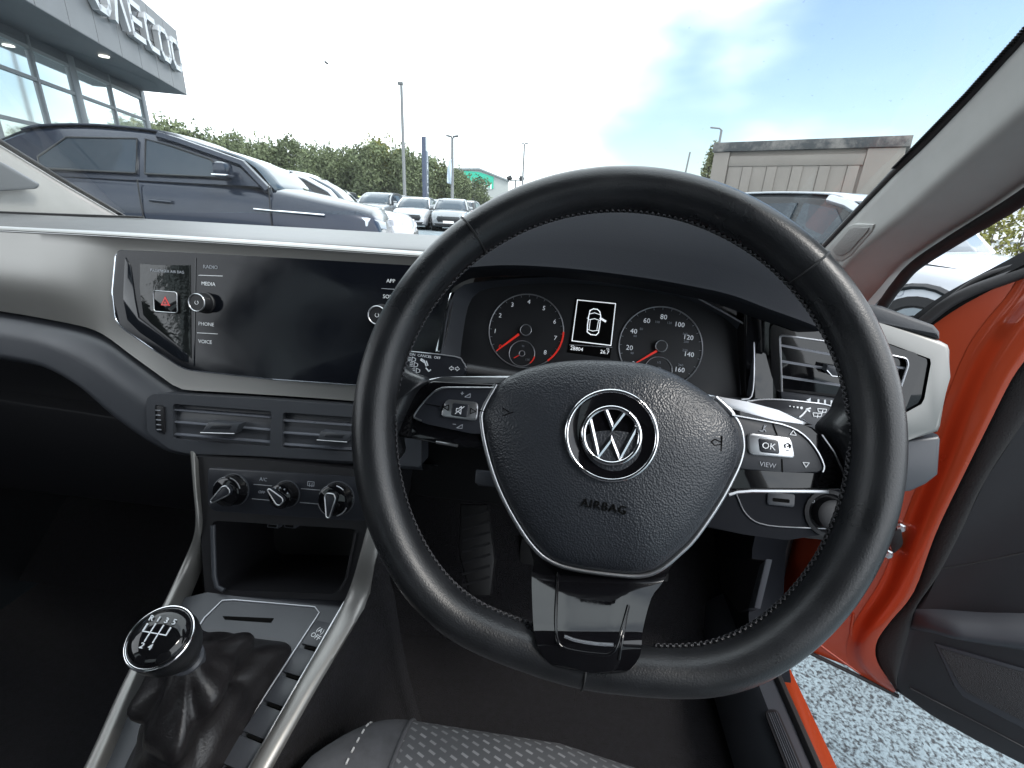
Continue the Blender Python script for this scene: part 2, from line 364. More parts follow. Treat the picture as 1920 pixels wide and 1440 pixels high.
# tweeter grille in the pillar
GP = SPR.shift(.0075)
gout = [(1548,470),(1588,424),(1600,420),(1637,421),(1634,434),(1594,480),(1578,490),(1556,486)]
o = slab('tweeter_surround', GP, gout, M['pillar'], body, .012, .004, .002)
gin = [(1560,468),(1592,430),(1602,426),(1629,427),(1626,434),(1592,472),(1578,480),(1566,478)]
mg = mat('tweeter_mesh', (.30,.29,.28), .7, vor=(900,.9,.0015))
slab('tweeter_grille', GP, gin, mg, o, .008, .0055, .0008)
# left A-pillar trim
el = [(290,446),(210,398),(120,346),(0,273),(-160,176),(-400,20)]; er = [(60,460),(-60,420),(-200,330),(-330,240),(-520,110),(-700,-60)]
A = resample(SPL.pts(el)+[Vector((-1.042,.25,H+.36))], 26); B = resample(SPL.pts(er, .03)+[Vector((-1.05,.12,H+.355))], 26); rows = []
for a, b in zip(A, B):
    d = b-a; nrm = Vector((.55,-.75,-.1)).normalized()
    rows.append([a+Vector((-.03,.03,0))]+[a+d*(s/10)+nrm*.02*math.sin(math.pi*min(1,s/10))**.5 for s in range(11)]+[b+Vector((-.03,.02,0))])
o = grid('pillar_trim', rows, M['pillar'], body); o['label'] = 'pale windscreen pillar trim on the passenger side'
tube('glass_edge_seal', [a+Vector((.004,.004,.004)) for a in A], .005, M['rubber'], body, 6)
M['pillar_grey'] = mat('pillar_cover_grey', (.20,.21,.22), .75, bump=(1000,.2,.0003))
q = SPL.pts([(-140,300),(-30,297),(0,303),(72,345),(66,354),(-140,366)], .045)
prism('pillar_cover', round_poly(q, .01), Vector((-.01,.012,0)), M['pillar_grey'], body, .002)
# roof, header, sides and tail of the shell
rows = []
for k in range(12):
    t = k/11; y = .24-2.15*t
    rows.append([Vector((CX+(.70-.05*t)*s, y-(.0 if k else .0), H+.365+.055*(1-s*s)+.02*math.sin(math.pi*t))) for s in [i/6-1 for i in range(13)]])
o = grid('roof', rows, [M['headliner']], body, thick=.03)
tube('header_rail', [p+Vector((0,-.03,0)) for p in WS_TOP], .03, M['headliner'], body, 8)
for s in (-1, 1):
    x0, x1 = CX+s*.82, CX+s*.67
    for y0, y1, wd in ((-.45,-.55,.10),(-1.55,-1.85,.14)):
        tube('pillar', [(x0,y0,H-.15),(x0,y0-.02,H-.05),(x1,y1,H+.37)], wd*.5, M['pillar'], body, 8)
    if s < 0: prism('side_panel', [(x0,1.05,H-.95),(x0,1.05,H-.11),(x0,-2.0,H-.08),(x0,-2.0,H-.95)], (-.09,0,0), [M['door_card']], body)
    else: prism('side_panel', [(x0,-.48,H-.95),(x0,-.48,H-.08),(x0,-2.0,H-.08),(x0,-2.0,H-.95)], (.09,0,0), [M['door_card']], body)
    tube('roof_rail', [(CX+s*.70,.24,H+.36),(CX+s*.68,-.6,H+.375),(CX+s*.64,-1.9,H+.37)], .035, M['headliner'], body, 8)
prism('tail_panel', [(CX-.8,-2.0,H-.95),(CX+.8,-2.0,H-.95),(CX+.72,-2.1,H-.05),(CX-.72,-2.1,H-.05)], (0,-.08,0), M['door_card'], body)
M['rear_dimming'] = glass_mat('dimming_rear_glass', (.26,.29,.29))  # dark tint added to cut light coming through the unseen rear windows
for s in (-1, 1):
    x0, x1 = CX+s*.80, CX+s*.675
    grid('rear_side_window', [[(x0,-.50,H-.08),(x0,-1.2,H-.08),(x0,-1.98,H-.06)],[(x1,-.56,H+.36),(x1,-1.2,H+.37),(x1-s*.02,-1.90,H+.36)]], M['rear_dimming'], body)
grid('tailgate_window', [[(CX-.78,-2.05,H-.05),(CX,-2.12,H-.05),(CX+.78,-2.05,H-.05)],[(CX-.66,-1.90,H+.37),(CX,-1.93,H+.39),(CX+.66,-1.90,H+.37)]], M['rear_dimming'], body)
box('rear_bench', (CX,-1.55,H-.42), (1.3,.22,.62), M['seat_side'], body, .05)
# bonnet and wings, below the sight line of the dashboard
rows = [[Vector((CX+.74*s, y, H-.13-.05*(t**2)-.05*s*s)) for s in [i/5-1 for i in range(11)]] for t, y in [(k/6, 1.36+.85*k/6) for k in range(7)]]
grid('bonnet', rows, M['orange'], body, thick=.02)
# floor, tunnel, firewall
FZ = H-.83
box('floor', (CX,-.3,FZ-.03), (1.54,2.75,.06), M['carpet'], body)
prism('firewall', [(-1.16,1.02,FZ-.03),(.40,1.02,FZ-.03),(.40,1.10,H-.1),(-1.16,1.10,H-.1)], (0,.04,0), M['carpet'], body)
prism('toe_board', [(-1.16,.70,FZ+.001),(.395,.70,FZ+.001),(.395,1.00,FZ+.26),(-1.16,1.00,FZ+.26)], (0,.03,-.02), M['carpet'], body)
# right sill: painted strip, scuff plate with insert, inner cover
SZ = H-.72
def sill_x(pxs, z): return [CAM+ray(x,y)*((z-H)/ray(x,y).z) for x, y in pxs]
sp_ = sill_x([(1461,1256),(1480,1245),(1562,1440)], SZ)
prism('painted_sill', [Vector((.418,.95,SZ-.004)),Vector((.447,.95,SZ-.004)),Vector((.440,-.5,SZ-.004)),Vector((.410,-.5,SZ-.004))][::-1], (0,0,-.12), M['orange'], body, .006)
prism('sill_outer', [Vector((.445,.95,SZ-.02)),Vector((.47,.95,SZ-.06)),Vector((.47,.95,SZ-.24)),Vector((.42,.95,SZ-.24))], (-.006,-1.45,0), M['orange'], body)
prism('sill_cover', [Vector((.330,.80,SZ-.09)),Vector((.345,.80,SZ-.02)),Vector((.372,.80,SZ+.006)),Vector((.406,.80,SZ+.006)),Vector((.412,.80,SZ-.09))], (-.006,-1.3,0), M['hard'], body, .003)
prism('sill_seal', [Vector((.409+.008*math.cos(k),.9,SZ+.004+.010*math.sin(k))) for k in [i*math.pi/5 for i in range(10)]], (-.007,-1.4,0), M['rubber'], body)
ins = sill_x([(1431,1333),(1457,1329),(1530,1500),(1500,1510)], SZ+.006)
o = prism('scuff_plate', round_poly([p+Vector((0,0,.002)) for p in ins], .012), (0,0,-.003), M['dark'], body, .001)
for k in range(5):
    t = (k+.5)/5; a = ins[0].lerp(ins[1], .15+.7*t); b = ins[3].lerp(ins[2], .15+.7*t)
    tube('rib', [a.lerp(b,.05)+Vector((0,0,.0025)), a.lerp(b,.97)+Vector((0,0,.0025))], .0012, M['hard'], o, 6)
# hinge pillar and kick panel
prism('hinge_pillar', [(.46,.82,H-.83),(.46,1.05,H-.83),(.46,1.05,H-.14),(.46,.74,H-.14),(.46,.70,H-.40),(.46,.665,H-.60),(.46,.70,H-.69)], (.05,0,0), M['orange'], body, .01)
KP = Plane((.372,.7,H-.6), (0,-1,0), (0,0,1))
prism('kick_panel', [(.372,.60,FZ),(.372,1.02,FZ),(.372,1.02,H-.3),(.372,.75,H-.3),(.372,.74,H-.55),(.372,.69,H-.66),(.372,.62,SZ)], (.06,0,0), M['matt_black'], body, .006)
o = slab('fuse_cover', KP, [(1338,1040),(1432,1050),(1405,1142),(1384,1149),(1352,1104)], M['dark'], body, .012, .006, .004, 0)
slab('cover_edge', KP, [(1424,1058),(1436,1048),(1414,1140),(1402,1142)], M['hard'], o, .01, .009, .002)
sl_ = [Vector((x,y,z)) for x, y, z in ((.452,.82,H-.12),(.450,.79,H-.36),(.446,.775,H-.50),(.436,.745,H-.62),(.416,.70,H-.695),(.409,.64,SZ+.002))]
tube('door_aperture_seal', smooth_pts(sl_, 5), .010, M['rubber'], body, 8)
# ------------------------------------------------------------------ dashboard
DF = tilted(.53, -.15, 12)                 # main face of the dash
CL = tilted(.50, -.15, 25)                 # instrument face
DR = tilted(.485, -.15, 12, -6, .3)        # right end of the dash, turned a little to the driver
CK = tilted(.462, -.33, 20)                # climate panel / centre stack
dash = thing('dashboard', 'grey and silver dashboard running under the windscreen', 'dashboard', (CX, .6, H-.45))
# carcass behind everything
prism('carcass', [(-1.13,.60,H-.10),(-1.13,1.02,H-.09),(-1.13,1.02,H-.40),(-1.13,.66,H-.42),(-1.13,.57,H-.24)], (1.53,0,0), M['dark'], dash)
# top pad
def droop(x): return 0 if x < .12 else -.40*(x-.12)**2
def pad_far(x):
    t = (x-WS_BASE[0].x)/(WS_BASE[-1].x-WS_BASE[0].x); t = min(1,max(0,t)); i = min(15,int(t*16)); return WS_BASE[i].lerp(WS_BASE[i+1], t*16-i)
xs = [-1.13+1.44*k/48 for k in range(49)]
rows = []
for x in xs:
    f = pad_far(x).copy(); f.z = H-.0555-.007*max(0,1-((x+.34)/.80)**2); z0 = H-.0505+droop(x); yl = .572-max(0,x-.2)*.22
    pr = [(f.y+.02, f.z-.012), (f.y*.6+yl*.4, (f.z*.6+z0*.4)+.002), (yl+.09, z0+.0025), (yl+.03, z0+.0015), (yl+.008,z0-.0004), (yl+.002,z0-.0022), (yl+.001,z0-.0045), (yl+.005,z0-.0072), (yl+.02,z0-.012)]
    rows.append([Vector((x,y,z)) for y, z in pr])
pad_o = grid('top_pad', rows, M['top_pad'], dash, angle=60)
# demister slot by the passenger pillar
M['slot'] = mat('demister_slot', (.012,.012,.013), .6)
prism('demister_slot', round_poly([(-1.12,.80,H-.0475),(-.86,.92,H-.0475),(-.855,.905,H-.0475),(-1.11,.775,H-.0475)], .006), (0,0,-.004), M['slot'], pad_o)
# silver panel
top = [(-420,414),(-200,424),(0,435),(180,444),(360,455),(560,468),(800,485),(900,492)]
bot = [(-420,520),(-200,555),(0,583),(67,594),(144,609),(178,619),(205,634),(244,664),(298,703),(326,723),(351,731),(435,736),(560,744),(668,752),(800,762)]
T = resample(smooth_pts(DF.pts(top, .012), 4), 70); Bm = smooth_pts(DF.pts(bot, .0), 5)
# match by pixel column so the crease follows the photo
def col_match(A, Bp, n):
    A = resample(A, n); Bq = resample(Bp, n*3); res = []
    for a in A: res.append(min(Bq, key=lambda b: abs(b.x-a.x)))
    return A, res
T, Bm = col_match(T, Bm, 90)
rows = []
for a, b in zip(T, Bm):
    d = b-a; L = d.length; col = [a+Vector((0,.012,.0045)), a+Vector((0,.004,.0048)), a+Vector((0,-.001,.0030))]
    for s in range(11):
        t = s/10; col.append(a+d*t+DF.n*((.006*math.sin(math.pi*t*.92)+.004*math.sin(math.pi*t)**2)*min(1,max(0,(-.55-a.x)/.10))-.006*min(1,max(0,(a.x+.60)/.06))*math.sin(math.pi*t)**.5))
    col += [b+Vector((0,.004,-.002)), b+Vector((0,.02,-.004))]
    rows.append(col)
grid('silver_panel', rows, M['silver'], dash, angle=35)
grid('lit_chamfer', [[r_[3]+Vector((0,-.0008,.0012)), r_[3]+Vector((0,-.0006,.0022)), r_[3]+Vector((0,.004,.0050)), r_[3]+Vector((0,.020,.0056))] for r_ in rows], M['lit_chamfer'], dash, angle=60)  # top chamfer of the silver panel, coloured as if catching the sky
# lower soft dash: rounded shoulder under the silver panel, rolling away to the knee side
sh_t = [(-420,528),(-200,563),(0,591),(67,602),(144,618),(200,640),(244,672),(298,712),(330,732),(360,741),(435,746),(560,754),(668,762),(800,770)]
sh_b = [(-420,600),(-200,640),(0,671),(89,689),(150,722),(180,746),(216,779),(271,819),(318,845),(360,853),(435,858),(560,866),(668,872),(800,880)]
T, Bm = col_match(smooth_pts(DF.pts(sh_t, -.004), 5), smooth_pts(DF.pts(sh_b, -.002), 5), 90)
rows = []
for a, b in zip(T, Bm):
    d = b-a; col = [a+DF.n*-.02+Vector((0,0,.004)), a+DF.n*-.004+Vector((0,0,.001))]
    for s in range(1, 12):
        t = s/12; col.append(a+d*t+DF.n*(.012*math.sin(math.pi*min(1,t*2.4)/1.0*.5 if t<.42 else math.pi*.5)*(1-.35*max(0,t-.42))))
    col += [b+DF.n*.003, b+DF.n*-.012+Vector((0,0,-.006)), b+DF.n*-.06+Vector((0,0,-.015)), b+Vector((0,.14,-.09))]
    rows.append(col)
grid('lower_panel', rows, M['hard'], dash, angle=60)
# glove box face below, in the dark
prism('glove_box', round_poly([(-1.08,.575,H-.30),(-.52,.575,H-.33),(-.52,.60,H-.50),(-1.08,.60,H-.50)], .02), (0,.08,0), M['dark'], dash, .004)
prism('knee_panel', round_poly([(-.20,.56,H-.30),(.40,.56,H-.30),(.40,.575,H-.405),(-.20,.575,H-.405)], .02), (0,.08,0), M['rubber'], dash, .004)
# binnacle hood
LIPV = tilted(.455, -.1, 0)
lip = [(800,560),(822,528),(845,512),(875,502),(961,497),(1076,504),(1204,520),(1311,539),(1375,554),(1439,578),(1503,601),(1540,616)]
Lp = resample(smooth_pts(LIPV.pts(lip), 5), 60)
rows = []
for p in Lp:
    x = p.x; c = max(0, 1-((x-.05)/(.26 if x > .05 else .195))**2); cz = H-.052+droop(x)+.085*c**.8; y1 = .60
    inn = CL.o+CL.u*(x-CL.o.x)
    col = [p+Vector((0,.05,-.016)), p+Vector((0,.012,-.006)), p+Vector((0,.002,-.003)), p, p+Vector((0,.004,.0028))]
    for s in range(1, 9):
        t = s/8; col.append(Vector((x*(1-t)+(.05+(x-.05)*1.05)*t, p.y+(y1-p.y)*t, p.z+.0028+(cz-p.z-.0028)*math.sin(t*math.pi/2)**.9)))
    col += [Vector((x,.68,cz-.004)), Vector((x,.76,min(cz-.02, H-.05+droop(x)))), Vector((x,.84,H-.062+droop(x)))]
    rows.append(col)
grid('binnacle_hood', rows, M['hood'], dash, angle=60)
# right end: cap, silver trim, grey lower cover
o = slab('end_cap', DR, [(1575,556),(1630,569),(1658,574),(1754,609),(1765,622),(1765,637),(1640,603),(1575,590)], M['soft'], dash, .06, .004, .006, 0, 3)
slab('silver_trim', DR, [(1560,578),(1640,602),(1768,639),(1781,646),(1785,656),(1782,707),(1767,800),(1762,811),(1697,828),(1560,846),(1540,840),(1540,790),(1690,789),(1736,764),(1744,750),(1757,680),(1754,665),(1640,634),(1560,612)], M['silver'], dash, .05, .004, .005, 0, 3)
slab('end_cover', DR, [(1560,850),(1697,829),(1762,816),(1766,824),(1761,891),(1738,909),(1708,923),(1690,921),(1560,905)], M['hard'], dash, .07, -.002, .004, 0, 3)
# gloss black band that joins screen, instruments and right vent
slab('gloss_band', DR, [(1395,578),(1450,597),(1540,612),(1642,636),(1752,666),(1757,680),(1744,750),(1736,763),(1690,788),(1560,800),(1430,790),(1395,760)], M['gloss'], dash, .03, .002, .003, 0, 3)

# ------------------------------------------------------------------ infotainment unit
inf = thing('infotainment_unit', 'dark glass touchscreen with knobs, set in the silver dashboard', 'touchscreen', DF.at(520,600), None)
SG = DF.shift(.013)
gl_out = [(218,468),(362,474),(560,485),(763,497),(846,504),(838,600),(812,690),(800,728),(668,721),(508,710),(355,693),(340,688),(289,655),(231,615),(217,598),(212,549)]
gp = SG.pts(gl_out)
prism('screen_glass', round_poly(gp, .006), SG.n*-.02, M['glass_black'], inf, .0015, 3)
M['edge_blue'] = mat('polished_edge', (.62,.66,.72), .22, .8)
ed = SG.pts([(219,475),(212,549),(217,598),(231,615),(289,655),(340,688),(355,693),(508,710),(668,721),(790,728)], -.002)
tube('chrome_edge', round_poly(ed+[ed[-1]], .004)[:-4], .0016, M['edge_blue'], inf, 6)
# bevelled facet down the passenger side of the glass
M['facet'] = mat('glass_facet', (.010,.012,.016), .10)
slab('glass_facet', SG, [(234,482),(244,500),(252,560),(258,596),(330,650),(352,664),(352,680),(338,676),(262,624),(238,600),(230,560)], M['facet'], inf, .002, .0012, .0008)
IN = SG.shift(.0003)
M['reflect_ripple'] = mat('rippled_reflection_gloss', (.012,.014,.014), .07, bump=(160,.35,.0015))
slab('reflection_plate', SG, [(262,494),(300,497),(356,497),(358,672),(334,648),(282,606),(268,590),(262,540)], M['reflect_ripple'], inf, .0015, .0010, .0005)  # added gloss plate whose ripples stand in for reflections in the glass
def on(pl, px, py, off=0): return pl.centred(px, py, off)
ROT_S = -2.6
for s_, x, y, sz in (('RADIO',395,501,.0062),('MEDIA',391,532.6,.0062),('PHONE',387,608,.0062),('VOICE',385,641,.0062),('APP',733,527,.0062),('SOUND',735,557,.0062)):
    text('key_lettering', s_, on(IN,x,y), sz, M['white_print'] if s_ not in ('RADIO',) else M['grey_print'], inf)
text('airbag_lettering', 'PASSENGER AIR BAG', on(IN,314,509,.0009), .0048, M['grey_print'], inf)
def pxline(name, pl, pxs, wd, m, parent, off=.0004, th=.0004, closed=False):
    p0 = pl.at(*pxs[0]); P_ = Plane(p0, pl.u, pl.v); q = [((pl.at(x,y)-p0).dot(pl.u),(pl.at(x,y)-p0).dot(pl.v)) for x,y in pxs]
    return bars(name, poly_segs(q, closed), P_, wd, m, parent, off, th)
pxline('key_divider', IN, [(373,516),(417,517.5)], .0007, M['white_print'], inf)
pxline('key_divider', IN, [(370,624),(408,626)], .0007, M['white_print'], inf)
pxline('key_divider', IN, [(716,541),(752,543)], .0007, M['grey_print'], inf)
pxline('panel_joint', IN, [(367,484),(364,686)], .0009, M['facet'], inf)
for x, y in ((386,568),(716,591)):
    c = IN.at(x,y); k = lathe('rotary_knob', c, IN.n, [(.0128,0),(.0128,.002),(.0118,.003),(.0114,.013),(.0105,.0145),(0,.0145)], M['dark'], inf, 32)
    kp = Plane(c+IN.n*.0147, IN.u, IN.v); tube('knob_ring', ring_pts(kp,0,0,.0102,36), .0009, M['satin'], k, 6, True)
    tube('power_symbol', ring_pts(kp,0,0,.0022,14,.0002,120,420), .0003, M['white_print'], k, 5)
# hazard button
hz = IN.centred(314,566,.001)
k = prism('hazard_button', rrect(hz,0,0,.033,.027,.003,3,.003), hz.n*-.004, M['gloss'], inf, .001)
tube('button_frame', rrect(hz,0,0,.031,.025,.003,3,.003), .0007, M['satin'], k, 6, True)
tri = [(-.006,-.0045),(.006,-.0045),(0,.0065)]
M['hazred'] = mat('hazard_red', (.72,.05,.05), .4)
prism('hazard_triangle', [hz.pt(x,y,.0034) for x,y in tri], hz.n*-.0004, M['hazred'], k)
bars('triangle_line', poly_segs([(x*.45,y*.45-.0003) for x,y in tri], True), hz, .0006, M['gloss'], k, .0038)

# ------------------------------------------------------------------ centre air vents
vent = thing('centre_air_vent', 'pair of slatted air vents below the touchscreen', 'air vent', DF.at(470,800))
VP_ = DF.shift(.014)
fo = [(274,748),(284,740),(300,738),(470,747),(680,762),(790,770),(790,876),(680,866),(480,855),(355,851),(318,842),(276,810)]
bm = bmesh.new()
def frame_bm(bm, outer, holes, depth, pl):
    """bezel with openings: fill between loops, walls into the openings"""
    loops = [outer]+holes; es = []
    for lp in loops:
        v = [bm.verts.new(p) for p in lp]; es += [bm.edges.new((v[i], v[(i+1)%len(v)])) for i in range(len(v))]
    res = bmesh.ops.triangle_fill(bm, use_beauty=True, use_dissolve=False, edges=es, normal=pl.n)
    for lp in loops:
        a = [bm.verts.new(p) for p in lp]; b = [bm.verts.new(Vector(p)-pl.n*depth) for p in lp]; L = len(lp)
        for i in range(L): bm.faces.new((a[i], a[(i+1)%L], b[(i+1)%L], b[i]))
op1 = round_poly(VP_.pts([(324,757),(509,771),(506,838),(324,823)]), .004); op2 = round_poly(VP_.pts([(530,773),(700,785),(698,849),(528,840)]), .004)
op0 = round_poly(VP_.pts([(290,759),(309,761),(310,815),(292,810)]), .003)
frame_bm(bm, round_poly(VP_.pts(fo), .006), [op0, op1, op2], .03, VP_)
link_bm('bezel', bm, M['hard'], vent, True, 30)
slab('back_plate', VP_, [(290,752),(705,782),(703,855),(290,820)], M['black_print'], vent, .004, -.028, 0)
def slat(pl, a, b, dep, m, parent, th=.0016, tilt=.12, name='slat', off=-.002):
    p, q = pl.at(*a, off), pl.at(*b, off); back = pl.n*-dep + pl.v*(dep*tilt)
    prof = [Vector(), back*.5+pl.v*th*.8, back, back*.6-pl.v*th, pl.v*-th*1.1]
    bm = bmesh.new(); vec = q-p
    vs0 = [p+x for x in prof]; prism_bm(bm, vs0, vec)
    return link_bm(name, bm, m, parent, True, 50)
for (x0,y0,x1,y1) in ((326,768,507,782),(326,791,507,806),(326,814,507,829)):
    slat(VP_, (x0,y0), (x1,y1), .0095, M['slat_grey'], vent, .0012)
for (x0,y0,x1,y1) in ((531,788,699,800),(531,811,699,823),(531,833,699,845)):
    slat(VP_, (x0,y0), (x1,y1), .0095, M['slat_grey'], vent, .0012)
for q in ([(390,791),(449,795),(440,813),(376,811)], [(601,809),(659,814),(651,829),(594,825)]):
    k = slab('adjuster_tab', VP_, q, M['hard'], vent, .012, .010, .002)
    c = [(sum(p[0] for p in q)/4, sum(p[1] for p in q)/4)]
    slab('tab_inlay', VP_, [((x-c[0][0])*.6+c[0][0], (y-c[0][1])*.45+c[0][1]-2) for x, y in q], M['slat'], k, .002, .0105, .0006)
    tube('tab_lip', VP_.pts([q[3],q[2]], .0095), .0007, M['satin'], k, 6)
tw = slab('thumbwheel', VP_, [(292,761),(306,763),(308,811),(295,807)], M['dark'], vent, .02, .003, .002, 0)
for k in range(5):
    y = 768+k*9; pxline('thumbwheel_mark', VP_, [(296+k*.6,y),(304+k*.6,y+.6)], .0011, M['grey_print'], tw, .0035)

# ------------------------------------------------------------------ right air vent
rv = thing('side_air_vent', 'slatted air vent beside the open door, half behind the steering wheel', 'air vent', DR.at(1560,690))
RV = DR.shift(.006)
bm = bmesh.new()
hole = round_poly(RV.pts([(1462,628),(1550,640),(1700,672),(1703,684),(1680,752),(1600,752),(1466,744)]), .004)
frame_bm(bm, round_poly(RV.pts([(1446,606),(1552,624),(1722,662),(1728,690),(1696,772),(1600,776),(1446,752)]), .006), [hole], .03, RV)
link_bm('bezel', bm, M['gloss'], rv, True, 30)
tube('vent_rim', hole, .0011, M['ringgrey'], rv, 6, True)
slab('back_plate', RV, [(1455,618),(1715,668),(1695,765),(1455,752)], M['black_print'], rv, .004, -.028, 0)
for (x0,y0,x1,y1) in ((1463,646,1700,690),(1463,676,1694,714),(1464,705,1688,738)):
    slat(RV, (x0,y0), (x1,y1), .013, M['slat_grey'], rv, .0016, .2)
k = slab('adjuster_tab', RV, [(1552,684),(1588,690),(1582,706),(1560,704),(1549,694)], M['hard'], rv, .01, .010, .002)
tube('tab_lip', RV.pts([(1550,694),(1560,705),(1583,707)], .0098), .0007, M['satin'], k, 6)
o = slab('thumbwheel_bar', RV, [(1464,735),(1600,752),(1600,768),(1466,755)], M['button'], rv, .01, .008, .001)
for k, x in enumerate((1528,1540,1552,1563)): pxline('thumbwheel_mark', RV, [(x,747+k),(x,754.5+k)], .0016, M['white_print'], o, .0085)
p = RV.pts([(1512,750),(1520,746),(1520,755)], .0085); prism('arrow_mark', p, RV.n*-.0004, M['white_print'], o)
# ------------------------------------------------------------------ centre console
con = thing('centre_console', 'dark centre console with silver side rails, cubby and button strip', 'console', (CX, .35, H-.83))
cub = [(398,976),(668,992),(650,1085),(638,1106),(626,1114),(418,1106),(405,1098),(400,1080)]
bm = bmesh.new()
st_out = CK.pts([(364,856),(480,862),(720,885),(724,905),(694,1000),(662,1122),(640,1126),(398,1116),(384,1110),(376,1000)])
frame_bm(bm, st_out, [round_poly(CK.pts(cub), .006)], .13, CK)
link_bm('stack_frame', bm, M['dark'], con, True, 30)
slab('cubby_back', CK, [(380,960),(700,980),(690,1150),(380,1150)], M['rubber'], con, .01, -.125, 0)
tube('cubby_lip', CK.pts([(399,985),(402,1080),(407,1100),(420,1107)], .0015), .003, M['hard'], con, 8)
tube('cubby_lip', CK.pts([(667,998),(650,1085),(638,1107)], .0015), .002, M['dark'], con, 8)
for x in (511,543):
    q = CK.centred(x, 986, -.02); k = prism('usb_port', rrect(q,0,0,.015,.006,.001), q.n*-.01, M['hard'], con, .0008)
    prism('port_opening', rrect(q,0,0,.011,.0028,.0006,2,.0006), q.n*-.001, M['black_print'], k)
TP = CK.at(400,1112); TT = Plane(TP, (1,0,0), (0, math.sin(R_(76)), math.cos(R_(76))))
boot_hole = [(399,1189),(470,1196),(537,1204),(549,1216),(480,1330),(417,1440),(345,1560),(200,1550),(232,1440),(300,1306),(360,1215)]
bm = bmesh.new()
tray_out = TT.pts([(340,1122),(400,1108),(520,1112),(640,1120),(654,1132),(560,1295),(470,1448),(370,1620),(80,1620),(175,1440),(262,1272)])
frame_bm(bm, tray_out, [round_poly(TT.pts(boot_hole), .01)], .05, TT)
link_bm('console_tray', bm, M['hard'], con, True, 30)
tube('tray_line', smooth_pts(TT.pts([(372,1176),(384,1158),(417,1126),(440,1125),(590,1138),(599,1149),(500,1300),(402,1448),(340,1545)], .0006), 1), .0011, M['ringgrey'], con, 6)
slab('card_slot', TT, [(417,1155),(513,1159),(508,1167),(421,1161)], M['black_print'], con, .002, .0008, 0)
# buttons down the right of the gaiter
e_l = [(603,1150),(402,1448)]; e_r = [(634,1156),(450,1470)]
marks = [.03,.20,.375,.555,.75,.95]
def lp(a, b, t): return (a[0]+(b[0]-a[0])*t, a[1]+(b[1]-a[1])*t)
for k in range(5):
    t0, t1 = marks[k]+.012, marks[k+1]-.012
    q = [lp(*e_l,t0), lp(*e_r,t0), lp(*e_r,t1), lp(*e_l,t1)]
    b_ = slab('console_button', TT, q, M['hard'], con, .006, .0035, .0012)
    g = [lp(*e_l,t1+.004), lp(*e_r,t1+.004), lp(*e_r,t1+.020), lp(*e_l,t1+.020)]
    slab('button_joint', TT, [lp(g[0],g[1],.25),lp(g[0],g[1],.9),lp(g[3],g[2],.9),lp(g[3],g[2],.25)], M['black_print'], con, .002, .0036, 0)
    if k == 0:
        qq = TT.centred(*lp(lp(*e_l,(t0+t1)/2), lp(*e_r,(t0+t1)/2), .5), .0038)
        text('start_stop_glyph', '(A)\nOFF', qq, .0075, M['white_print'], b_, rot=-20)
# silver rails
def rail(name, L, Rr, bulge, m, parent, up):
    def soft(P):
        P = resample(smooth_pts(P, 6), 60)
        for _ in range(14): P = [P[0]]+[(P[i-1]+P[i]*2+P[i+1])/4 for i in range(1,len(P)-1)]+[P[-1]]
        return P
    L = soft(L); Rr = soft(Rr); rows = []
    for a, b in zip(L, Rr):
        d = b-a; c = [a-Vector(up)*.02]
        for s in range(9):
            t = s/8; c.append(a+d*t+Vector(up)*bulge*math.sin(math.pi*t)**.6)
        rows.append(c+[b-Vector(up)*.03])
    return grid(name, rows, m, parent, angle=45)
lL = CK.pts([(357,850),(362,920),(369,996)], .006)+[TT.at(345,1050,.028),TT.at(309,1129,.016),TT.at(232,1275,.012),TT.at(158,1440,.010),TT.at(50,1640,.008)]
lR = CK.pts([(366,850),(370,920),(376,996)], .006)+[TT.at(359,1050,.028),TT.at(324,1130,.016),TT.at(255,1275,.012),TT.at(186,1440,.010),TT.at(86,1640,.008)]
rl_ = rail('side_rail', lL, lR, .004, M['rail'], con, TT.n)
rL = [CK.at(690,982,.004), CK.at(672,1050,.008)]+[TT.at(646,1128,.012),TT.at(556,1284,.010),TT.at(467,1440,.009),TT.at(365,1620,.008)]
rR = [CK.at(712,1015,.004), CK.at(701,1062,.008)]+[TT.at(681,1136,.012),TT.at(592,1288,.010),TT.at(507,1440,.009),TT.at(410,1620,.008)]
rr_ = rail('side_rail', rL, rR, .005, M['rail'], con, TT.n)
tube('rail_chrome_edge', smooth_pts(rL[2:], 4), .0011, M['satin'], con, 6)  # thin bright metal line along the rail's inner edge
# console flanks down to the carpet
for Ls, sgn in ((smooth_pts(rR, 3), 1), (smooth_pts(lL, 3), -1)):
    rows = []
    for p in Ls:
        c = [p-TT.n*.004]
        for s in range(1,7):
            t = s/6; c.append(Vector((p.x+sgn*(.012+.055*t*t), p.y+.02*t, p.z-.012+(FZ-p.z+.012)*t)))
        rows.append(c)
    grid('console_flank', rows, M['carpet'] if sgn > 0 else M['dark'], con)

